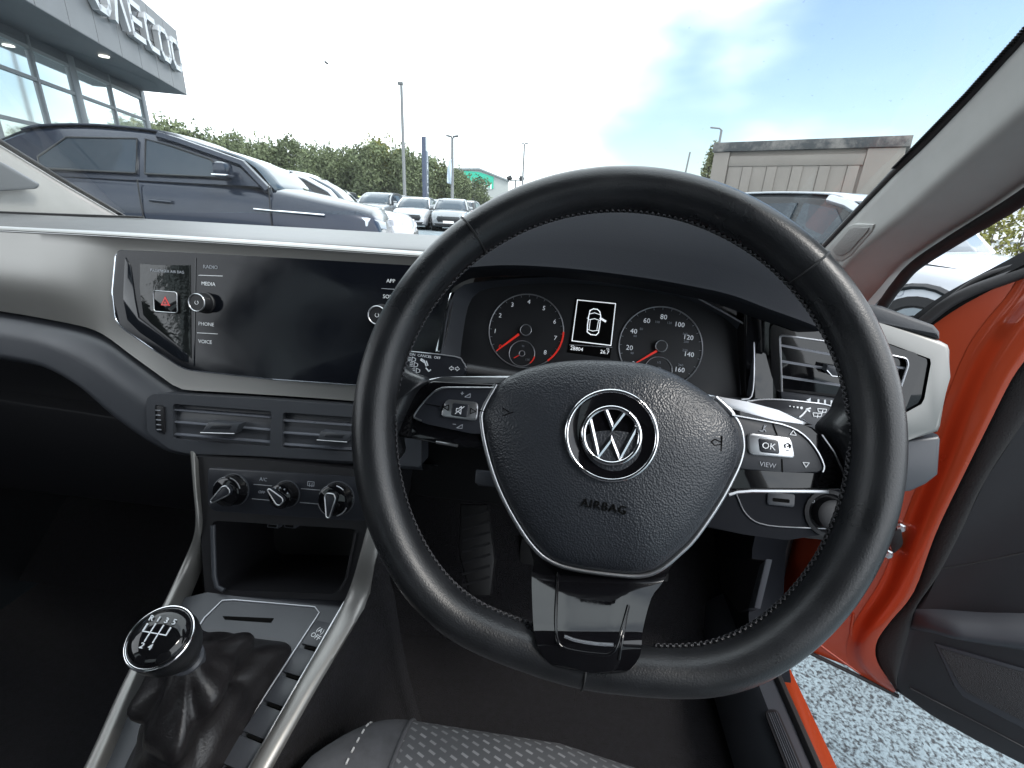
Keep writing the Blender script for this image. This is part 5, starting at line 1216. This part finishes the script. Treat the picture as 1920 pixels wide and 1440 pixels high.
for i, a in enumerate(m_as):
    wd = .34 if i in (0,2) else .10
    prism('column' if wd > .2 else 'mullion', [GPl.pt(a-wd/2,0,.06),GPl.pt(a+wd/2,0,.06),GPl.pt(a+wd/2,-(3.4+H)+.01,.06),GPl.pt(a-wd/2,-(3.4+H)+.01,.06)], fn*-.2, M['mullion'], show, .01)
for i in range(len(m_as)-1):
    a, b = m_as[i], m_as[i+1]
    for j in range(3):
        prism('window_pane', [GPl.pt(a,levels[j],0),GPl.pt(b,levels[j],0),GPl.pt(b,levels[j+1],0),GPl.pt(a,levels[j+1],0)], fn*-.02, M['shop_glass'], show)
    for j in (0,1,2):
        prism('transom', [GPl.pt(a,levels[j]-.04,.05),GPl.pt(b,levels[j]-.04,.05),GPl.pt(b,levels[j]+.04,.05),GPl.pt(a,levels[j]+.04,.05)], fn*-.1, M['mullion'], show)
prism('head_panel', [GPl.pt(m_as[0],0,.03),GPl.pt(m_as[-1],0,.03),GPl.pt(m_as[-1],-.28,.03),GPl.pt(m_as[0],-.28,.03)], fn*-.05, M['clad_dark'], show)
prism('side_wall', [GPl.pt(0,0,0),GPl.pt(0,0,-8),GPl.pt(0,-(3.4+H)+.01,-8),GPl.pt(0,-(3.4+H)+.01,0)], BP.u*(sg_*.1), M['clad'], show)
# raised letters
LP_ = BP.shift(.05); M['letter'] = mat('brushed_letter', (.42,.43,.45), .3, .5)
def lett(ch, px, py, hgt=1.0, wd=.66):
    q = LP_.centred(px, py); h, w2 = hgt/2, wd/2; c = .16
    S = {'O':[[(-w2+c,-h),(w2-c,-h),(w2,-h+c),(w2,h-c),(w2-c,h),(-w2+c,h),(-w2,h-c),(-w2,-h+c),(-w2+c,-h)]], 'C':[[(w2,h),(-w2+c,h),(-w2,h-c),(-w2,-h+c),(-w2+c,-h),(w2,-h)]],
         'E':[[(w2,h),(-w2,h),(-w2,-h),(w2,-h)],[(-w2,0),(w2*.8,0)]], 'A':[[(-w2,-h),(-.05,h)],[(w2,-h),(.05,h)]], 'J':[[(w2,h),(w2,-h+c),(w2-c,-h),(-w2+c,-h),(-w2,-h+c)]]}[ch]
    segs = []
    for p in S: segs += poly_segs(p)
    bars('raised_letter', segs, q, .15, M['letter'], show, .18, .16)
e0 = LP_.at(320,101); e1 = LP_.at(243,38); stepv = (e1-e0)/3; lh = 1.0
for ch, k in (('O',0),('O',1),('C',2),('E',3),('A',4),('J',5)):
    p = e0+stepv*k; q0 = LP_.o
    LPc = Plane(p, LP_.u, LP_.v)
    _save = LP_.centred; LP_.centred = lambda px, py, off=0, P_=LPc: P_
    lett(ch, 0, 0, FH*.40, abs(stepv.length)*.72); LP_.centred = _save

# ------------------------------------------------------------------ beige container
ctz = H+1.72
a0 = hz_(1343,268,ctz); a1 = hz_(1706,254,ctz); cd = (a1-a0); cd.z = 0; CW_ = cd.length; cd.normalize(); cn = Vector((cd.y,-cd.x,0)); cn = cn if cn.dot(CAM-a0) > 0 else -cn
cont = thing('container_cabin', 'beige ribbed container with a weathered dark top edge, behind the pale car', 'container', (a0.x,a0.y,0))
QP = Plane(Vector((a0.x,a0.y,0)), cd, (0,0,1))
M['beige'] = mat('beige_paint', (.215,.188,.166), .6, var=(2,.06), bump=(20,.15,.004)); 
def cap_mat():
    m = mat('weathered_cap', (.33,.31,.29), .7, bump=(30,.2,.004)); t = m.node_tree; p = t.nodes['Principled BSDF']; g = t.nodes.new('ShaderNodeTexCoord')
    n = t.nodes.new('ShaderNodeTexNoise'); n.inputs['Scale'].default_value = 1.6; n.inputs['Detail'].default_value = 8; n.inputs['Roughness'].default_value = .7; t.links.new(g.outputs['Object'], n.inputs['Vector'])
    r_ = t.nodes.new('ShaderNodeValToRGB'); r_.color_ramp.elements[0].position = .44; r_.color_ramp.elements[0].color = (.05,.052,.055,1); r_.color_ramp.elements[1].position = .62; r_.color_ramp.elements[1].color = (.22,.20,.185,1)
    t.links.new(n.outputs[0], r_.inputs[0]); t.links.new(r_.outputs[0], p.inputs['Base Color']); return m
M['cap_w'] = cap_mat()
def qb(nm, x0, x1, z0, z1, off, th, m, par=cont, bev=.01): return prism(nm, [QP.pt(x0,z0,off),QP.pt(x1,z0,off),QP.pt(x1,z1,off),QP.pt(x0,z1,off)], QP.n*-th, m, par, bev)
qb('container_body', 0, CW_, .15, ctz-.03, -.06, 2.3, M['beige'])
qb('top_cap', -.04, CW_+.06, ctz-.20, ctz, .06, 2.5, M['cap_w'])
for x0, x1 in ((0,.36),(CW_-.62,CW_)): qb('corner_post', x0, x1, .15, ctz-.21, .02, .10, M['beige'])
qb('top_rail', .37, CW_-.63, ctz-.52, ctz-.30, .0, .08, M['beige'])
nP = 5; sp0 = .46; pitch = (CW_-.62-.46)/nP
for k in range(nP):
    x = sp0+k*pitch-.02
    qb('pressed_panel', x-.06, x+pitch*.50, .3, ctz-.50, -.02, .06, M['beige'])
    qb('raised_rib', x+pitch*.50+.01, x+pitch*.94-.01, .2, ctz-.53, .005, .07, M['beige'])
# ------------------------------------------------------------------ posts, signs, flag, bird
M['galv'] = mat('galvanised_steel', (.16,.165,.17), .5, .5)
def lamp_post(label, px, py_top, D, style, hname='lamp_post', lean=0):
    b = dp_(px, D); d = ray(px,py_top); top = CAM+d*(D/d.y); h = top.z
    p = thing(hname, label, 'lamp post', b, 'lamp posts around the car park')
    tube('post', [b, b+Vector((0,0,1.2)), b+Vector((0,0,1.25)), b+Vector((lean,0,h))], [.15,.15,.12,.09], M['galv'], p, 10)
    tp = b+Vector((lean,0,h))
    if style == 'single': prism('lamp_head', round_poly([tp+Vector((-.24,-.10,.02)),tp+Vector((.10,-.10,.02)),tp+Vector((.10,.12,.02)),tp+Vector((-.24,.12,.02))], .05), (0,0,.16), M['galv'], p, .02)
    if style == 'tee':
        for s in (-1,1): prism('lamp_head', [tp+Vector((s*.05,-.15,.0)),tp+Vector((s*.40,-.15,.06)),tp+Vector((s*.40,.15,.06)),tp+Vector((s*.05,.15,.0))], (0,0,.10), M['galv'], p, .02)
    if style == 'flood':
        tube('cross_arm', [tp+Vector((-.7,0,-.1)),tp+Vector((.7,0,-.1))], .06, M['galv'], p, 8)
        for s in (-1,1): box('flood_lamp', tp+Vector((s*.75,-.1,.15)), (.6,.35,.5), M['body_black'], p, .05, Matrix.Rotation(R_(25*s),3,'Y'))
    if style == 'arm': tube('lamp_arm', [tp, tp+Vector((-.2,0,.12)), tp+Vector((-.9,0,.16))], .06, M['galv'], p, 8)
    return p
lamp_post('tallest lamp post, rising above the hedge left of the totem', 760, 160, 34, 'single')
lamp_post('lamp post with a hanging banner beside the totem sign', 848, 258, 34.5, 'tee')
lamp_post('slim lamp post between green warehouse and steering wheel', 977, 270, 58, 'tee')
lamp_post('short floodlight mast with two lamps right of the warehouse', 964, 337, 62, 'flood')
lamp_post('lamp post with bent arm beside the poplar', 1325, 243, 44, 'arm')
lamp_post('thin leaning pole right of the steering wheel top', 1268, 284, 60, 'none', 'thin_pole', .45)
b = dp_(843, 34.3); fl = thing('banner_flag', 'narrow pale blue banner hanging on the lamp post', 'flag', b)
M['flag'] = mat('banner_cloth', (.50,.58,.66), .8); d = ray(845,298); zt_ = (CAM+d*(34.3/d.y)).z; d = ray(845,346); zb_ = (CAM+d*(34.3/d.y)).z
x1 = dp_(848,34.3).x-.06; x0 = dp_(838.5,34.3).x
rows = [[Vector((x1+(x0-x1)*(s/6)*(.55+.45*min(1,t*2.2)), 34.3+.05*math.sin(s*1.1+t*5), zt_+(zb_-zt_)*t+.5*(s/6)*(t>.85)*(t-.85))) for s in range(7)] for t in [k/14 for k in range(15)]]
grid('banner_cloth', rows, M['flag'], fl, thick=.01)
tb = dp_(799, 29.5); tot = thing('totem_sign', 'tall dark blue totem sign with white lettering, seen almost edge-on', 'sign', tb)
M['totem'] = mat('totem_blue', (.05,.065,.11), .35); d = ray(799,258); th_ = (CAM+d*(29.5/d.y)).z
tu = Vector((-.12,.99,0)).normalized(); TPl = Plane(tb, tu, (0,0,1)); TPl = TPl if TPl.n.dot(CAM-tb) > 0 else Plane(tb, -tu, (0,0,1))
prism('sign_panel', [TPl.pt(-.45,.02,.12),TPl.pt(.45,.02,.12),TPl.pt(.45,th_,.12),TPl.pt(-.45,th_,.12)], TPl.n*-.24, M['totem'], tot, .02)
for i, ch in enumerate('JAECOO'): text('sign_letter', ch, TPl, .62, M['white_print'], tot, rot=0, a=0, b=th_*.80-i*.62, off=.125, ext=.004)
prism('sign_header', [TPl.pt(-.44,th_-.72,.126),TPl.pt(.44,th_-.72,.126),TPl.pt(.44,th_-.05,.126),TPl.pt(-.44,th_-.05,.126)], TPl.n*-.01, mat('sign_header_pale', (.55,.58,.62), .4), tot)
bd = ray(612,118); bp_ = CAM+bd*(38/bd.y)
bird = thing('bird', 'small dark bird high in the white sky', 'bird', bp_)
M['bird'] = mat('bird_dark', (.05,.05,.055), .8)
bm = bmesh.new(); tube_bm(bm, [bp_+Vector((-.16,0,.10)),bp_+Vector((-.08,0,.05)),bp_,bp_+Vector((.09,0,-.06)),bp_+Vector((.17,0,-.10))], [.02,.055,.07,.05,.02], 8)
for s in (-1,1): prism_bm(bm, [bp_+Vector((-.06,s*.04,.04)),bp_+Vector((.02,s*.34,.13)),bp_+Vector((.08,s*.30,.09)),bp_+Vector((.06,s*.04,-.02))], (0,0,-.012))
link_bm('bird_body', bm, M['bird'], bird)

# ------------------------------------------------------------------ green warehouse
wa = dp_(831,72); wbp = dp_(951,74); wd_ = (wbp-wa); Wl = wd_.length; wd_.normalize(); WPn = Plane(wa, wd_, (0,0,1))
wh = thing('warehouse', 'grey shed with green gable sign beyond the hedge', 'warehouse', wa)
def pz(px, py, D): d = ray(px,py); return (CAM+d*(D/d.y)).z
ze, zr, zr2 = pz(948,340,73), pz(895,318,73), pz(832,320,73); xr_ = (dp_(897,73)-wa).dot(wd_)
M['shed'] = mat('grey_shed_cladding', (.36,.37,.36), .6, bump=(6,.2,.03)); M['greensign'] = mat('green_sign', (.03,.42,.28), .5)
prism('wall', [WPn.pt(0,0),WPn.pt(Wl,0),WPn.pt(Wl,ze),WPn.pt(xr_,zr),WPn.pt(0,zr2)], WPn.n*-18, M['shed'], wh)
xs0, xs1 = (dp_(868,73)-wa).dot(wd_), (dp_(924,73)-wa).dot(wd_)
gs_ = prism('gable_sign', [WPn.pt(xs0,pz(868,336,73),.12),WPn.pt(xs1,pz(924,354,73),.12),WPn.pt(xs1,pz(924,331,73),.12),WPn.pt((xs0+xs1)/2,zr-.30,.12),WPn.pt(xs0,zr-.25,.12)], WPn.n*-.1, M['greensign'], wh)
prism('roof_edge', [WPn.pt(-.1,zr2,.3),WPn.pt(xr_,zr,.3),WPn.pt(Wl+.1,ze,.3),WPn.pt(Wl+.1,ze+.22,.3),WPn.pt(xr_,zr+.22,.3),WPn.pt(-.1,zr2+.22,.3)], WPn.n*-18.5, mat('roof_trim_grey', (.22,.24,.25), .6), wh)
for k in range(9):
    a = xs0+.4+(xs1-xs0-.8)*k/8; b = pz(900,345,73)-.1*k*.3
    prism('sign_stroke', [WPn.pt(a-.12,b-.4,.15),WPn.pt(a+.12,b-.4,.15),WPn.pt(a+.12,b+.35,.15),WPn.pt(a-.12,b+.35,.15)], WPn.n*-.02, mat('sign_white', (.7,.8,.75), .5) if k == 0 else bpy.data.materials['sign_white'], gs_)

# ------------------------------------------------------------------ trees
M['leaf'] = mat('leaf_green', (.125,.150,.080), .7, var=(.9,.45), spec=.2); M['leaf_y'] = mat('leaf_yellow_green', (.16,.16,.045), .7, var=(1.2,.4), spec=.2); M['leaf_p'] = mat('leaf_poplar', (.14,.15,.075), .7, var=(1.0,.35), spec=.2)
M['bark'] = mat('bark', (.10,.085,.07), .9, bump=(30,.6,.02))
def leaf_mesh(name, blobs, n, size, seed, mtl):
    rd = random.Random(seed); V_, F_ = [], []
    tot_ = sum(b[3]*b[4]*b[5] for b in blobs)
    for (cx,cy,cz,rx,ry,rz) in blobs:
        for _ in range(int(n*rx*ry*rz/tot_)):
            while True:
                u = Vector((rd.uniform(-1,1),rd.uniform(-1,1),rd.uniform(-1,1)))
                if u.length < 1: break
            u = u.normalized()*(u.length**.45)
            u *= .78+.36*mnoise.noise(Vector((u.x*2.3+cx,u.y*2.3+cy,u.z*2.3+cz)))+rd.uniform(-.05,.12)
            c = Vector((cx+u.x*rx, cy+u.y*ry, cz+u.z*rz)); s = size*rd.uniform(.5,1.3)
            a = Vector((rd.gauss(0,1),rd.gauss(0,1),rd.gauss(0,1))).normalized(); b = a.orthogonal().normalized(); b.rotate(Matrix.Rotation(rd.uniform(0,6.28),3,a))
            k = len(V_); V_ += [c+a*s, c+b*s*.5, c-a*s, c-b*s*.5]; F_.append((k,k+1,k+2,k+3))
    me = bpy.data.meshes.new(name); me.from_pydata(V_, [], F_); me.materials.append(mtl); return me
def wood_bm(h, r, seed, n=7, spread=1.5):
    rd = random.Random(seed); bm = bmesh.new(); tube_bm(bm, [(0,0,0),(.05,0,h*.35),(-.03,.04,h*.7),(0,0,h)], [r,r*.75,r*.45,r*.12], 8)
    for i in range(n):
        z = h*rd.uniform(.25,.8); a = rd.uniform(0,6.28); l = spread*rd.uniform(.5,1)
        tube_bm(bm, [(0,0,z),(math.cos(a)*l*.5,math.sin(a)*l*.5,z+l*.35),(math.cos(a)*l,math.sin(a)*l,z+l*.8)], [r*.4,r*.25,r*.06], 6)
    return bm
protos = []
for i in range(4):
    rd = random.Random(50+i); bl = [(0,0,2.6,2.0,1.6,2.2)]
    for _ in range(9): a = rd.uniform(0,6.28); q = rd.uniform(.6,1.9); bl.append((math.cos(a)*q, math.sin(a)*q*.7, rd.uniform(1.0,4.3), rd.uniform(.7,1.2), rd.uniform(.7,1.1), rd.uniform(.6,1.1)))
    for _ in range(16): a = rd.uniform(0,6.28); q = rd.uniform(.2,2.0); bl.append((math.cos(a)*q, math.sin(a)*q*.7, rd.uniform(4.2,5.3)-q*.45, .20, .20, rd.uniform(.5,.95)))
    me = leaf_mesh('crown', bl, 7500, .12, 60+i, M['leaf'] if i != 2 else M['leaf_y'])
    bm = wood_bm(4.2, .10, 70+i); wm = bpy.data.meshes.new('trunk'); bm.to_mesh(wm); bm.free(); wm.materials.append(M['bark'])
    protos.append((me, wm))
def add_tree(name, label, cat, loc, scale, proto, rz=0, group=None):
    t = bpy.data.objects.new(name, None); COL.objects.link(t); t.location = loc; t.rotation_euler = (0,0,rz); t.scale = scale; tag(t, label, cat, group)
    for nm, me in zip(('crown','trunk'), proto): o = bpy.data.objects.new(nm, me); COL.objects.link(o); o.parent = t
    return t
hedge = [(275,44,243),(330,40,240),(385,42,248),(430,46,262),(470,40,274),(520,41,277),(565,42,273),(610,39,287),(652,41,291),(690,40,283),(722,42,272),(755,41,288),(790,39,302),(826,41,310),(858,40,322),(884,43,338),(310,50,232),(500,50,268),(640,48,285),(745,48,280)]
ordn = ['leftmost bush of the hedge, at the showroom corner','second bush from the showroom in the green hedge','third bush of the hedge, above the navy SUV roof','hedge bush above the navy SUV windscreen','hedge bush behind the white car','hedge bush just right of the white car roof','hedge bush above the navy SUV bonnet','hedge bush above the far white van-like car','hedge bush behind the lime green car','hedge bush behind the silver SUV','yellowish tallest hedge bush left of the tall lamp post','hedge bush right behind the tall lamp post','hedge bush left of the totem sign','hedge bush right of the totem sign','hedge bush behind the banner post','last low bush of the hedge before the green warehouse','rear bush peeping over the hedge at the showroom','rear bush in the hedge between white car and SUV bonnet','rear bush behind the lime green car','rear bush behind the yellowish hedge bush']
for i, (px, D, pt_) in enumerate(hedge):
    b = dp_(px, D); top_ = pz(px, pt_, D); s = top_/4.55; rd = random.Random(i)
    add_tree('hedge_bush', ordn[i], 'bush', b, (s*rd.uniform(1.0,1.3)*.9, s, s), protos[2 if i in (10,13) else (i % 2)*3 if i % 3 else 1], rd.uniform(0,6.28), 'bushes of the long hedge')
pm = leaf_mesh('crown', [(0,0,5.2,.75,.75,4.6),(0,0,3.5,.95,.95,2.8),(.15,0,8.2,.5,.5,1.8)], 5200, .13, 91, M['leaf_p']); bm = wood_bm(9.3, .16, 92, 10, .9); wm = bpy.data.meshes.new('trunk'); bm.to_mesh(wm); bm.free(); wm.materials.append(M['bark'])
D = 52; add_tree('poplar_tree', 'slender poplar left of the beige container', 'tree', dp_(1316,D), (1.25,1.25,pz(1322,262,D)/9.8), (pm,wm))
# shrubs and white boundary wall seen past the right pillar
M['wwall'] = mat('white_wall_panel', (.62,.63,.62), .7, var=(.7,.05))
rd_ = ray(1850,450); wy = 11.5
w0 = dp_(1755, wy); w1 = dp_(2150, wy); bw = thing('boundary_wall', 'low white panelled boundary wall beyond the white car', 'wall', w0)
zt2 = pz(1850,452,wy)
for k in range(7):
    a = w0.lerp(w1,k/7); b = w0.lerp(w1,(k+1)/7)-Vector((.04,0,0))
    prism('wall_panel', [Vector((a.x,wy,.02)),Vector((b.x,wy,.02)),Vector((b.x,wy,zt2)),Vector((a.x,wy,zt2))], (0,.15,0), M['wwall'], bw, .01)
prism('coping', [Vector((w0.x-.1,wy-.06,zt2+.002)),Vector((w1.x,wy-.06,zt2+.002)),Vector((w1.x,wy-.06,zt2+.12)),Vector((w0.x-.1,wy-.06,zt2+.12))], (0,.3,0), M['wwall'], bw, .01)
# pale building beyond
pb = dp_(1720, 30); pbl = thing('pale_unit', 'pale low industrial unit beyond the boundary wall', 'building', pb); zz = pz(1850,385,30)
prism('wall', [pb, pb+Vector((30,0,0)), pb+Vector((30,0,zz)), pb+Vector((0,0,zz))], (0,9,0), mat('pale_unit_cladding', (.60,.61,.60), .6, bump=(4,.2,.03)), pbl)
prism('roof', [pb+Vector((-.2,-.2,zz)), pb+Vector((30,-.2,zz)), pb+Vector((30,-.2,zz+.25)), pb+Vector((-.2,-.2,zz+.25))], (0,9.4,0), mat('pale_unit_roof', (.35,.36,.37), .6), pbl)
sm_ = leaf_mesh('crown', [(0,0,1.9,.55,.55,.9),(.3,0,1.3,.4,.4,.6),(-.25,.1,2.4,.35,.35,.6)], 420, .075, 95, M['leaf_y']); bm = wood_bm(2.8, .035, 96, 12, .7); wm2 = bpy.data.meshes.new('trunk'); bm.to_mesh(wm2); bm.free(); wm2.materials.append(M['bark'])
for px, D, pt_, lab in ((1882,8.6,372,'sparse yellowing sapling past the right pillar, nearer the frame edge'),(1845,9.4,405,'smaller sparse sapling left of the yellowing one'),(1935,9.2,360,'sparse sapling at the right frame edge above the door')):
    s = pz(px,pt_,D)/2.9; add_tree('sapling', lab, 'tree', dp_(px,D), (s,s,s), (sm_,wm2), px*.1, 'saplings along the boundary wall')
bm_ = leaf_mesh('crown', [(0,0,.6,.6,.5,.6)], 900, .06, 97, M['leaf']); bm = wood_bm(.7, .03, 98, 5, .3); wm3 = bpy.data.meshes.new('trunk'); bm.to_mesh(wm3); bm.free(); wm3.materials.append(M['bark'])
for px, D, lab in ((1786,9.6,'round green shrub right beside the pillar, above the white bonnet'),):
    s = pz(px,440,D)/1.2; add_tree('shrub', lab, 'shrub', dp_(px,D), (s,s,s), (bm_,wm3))
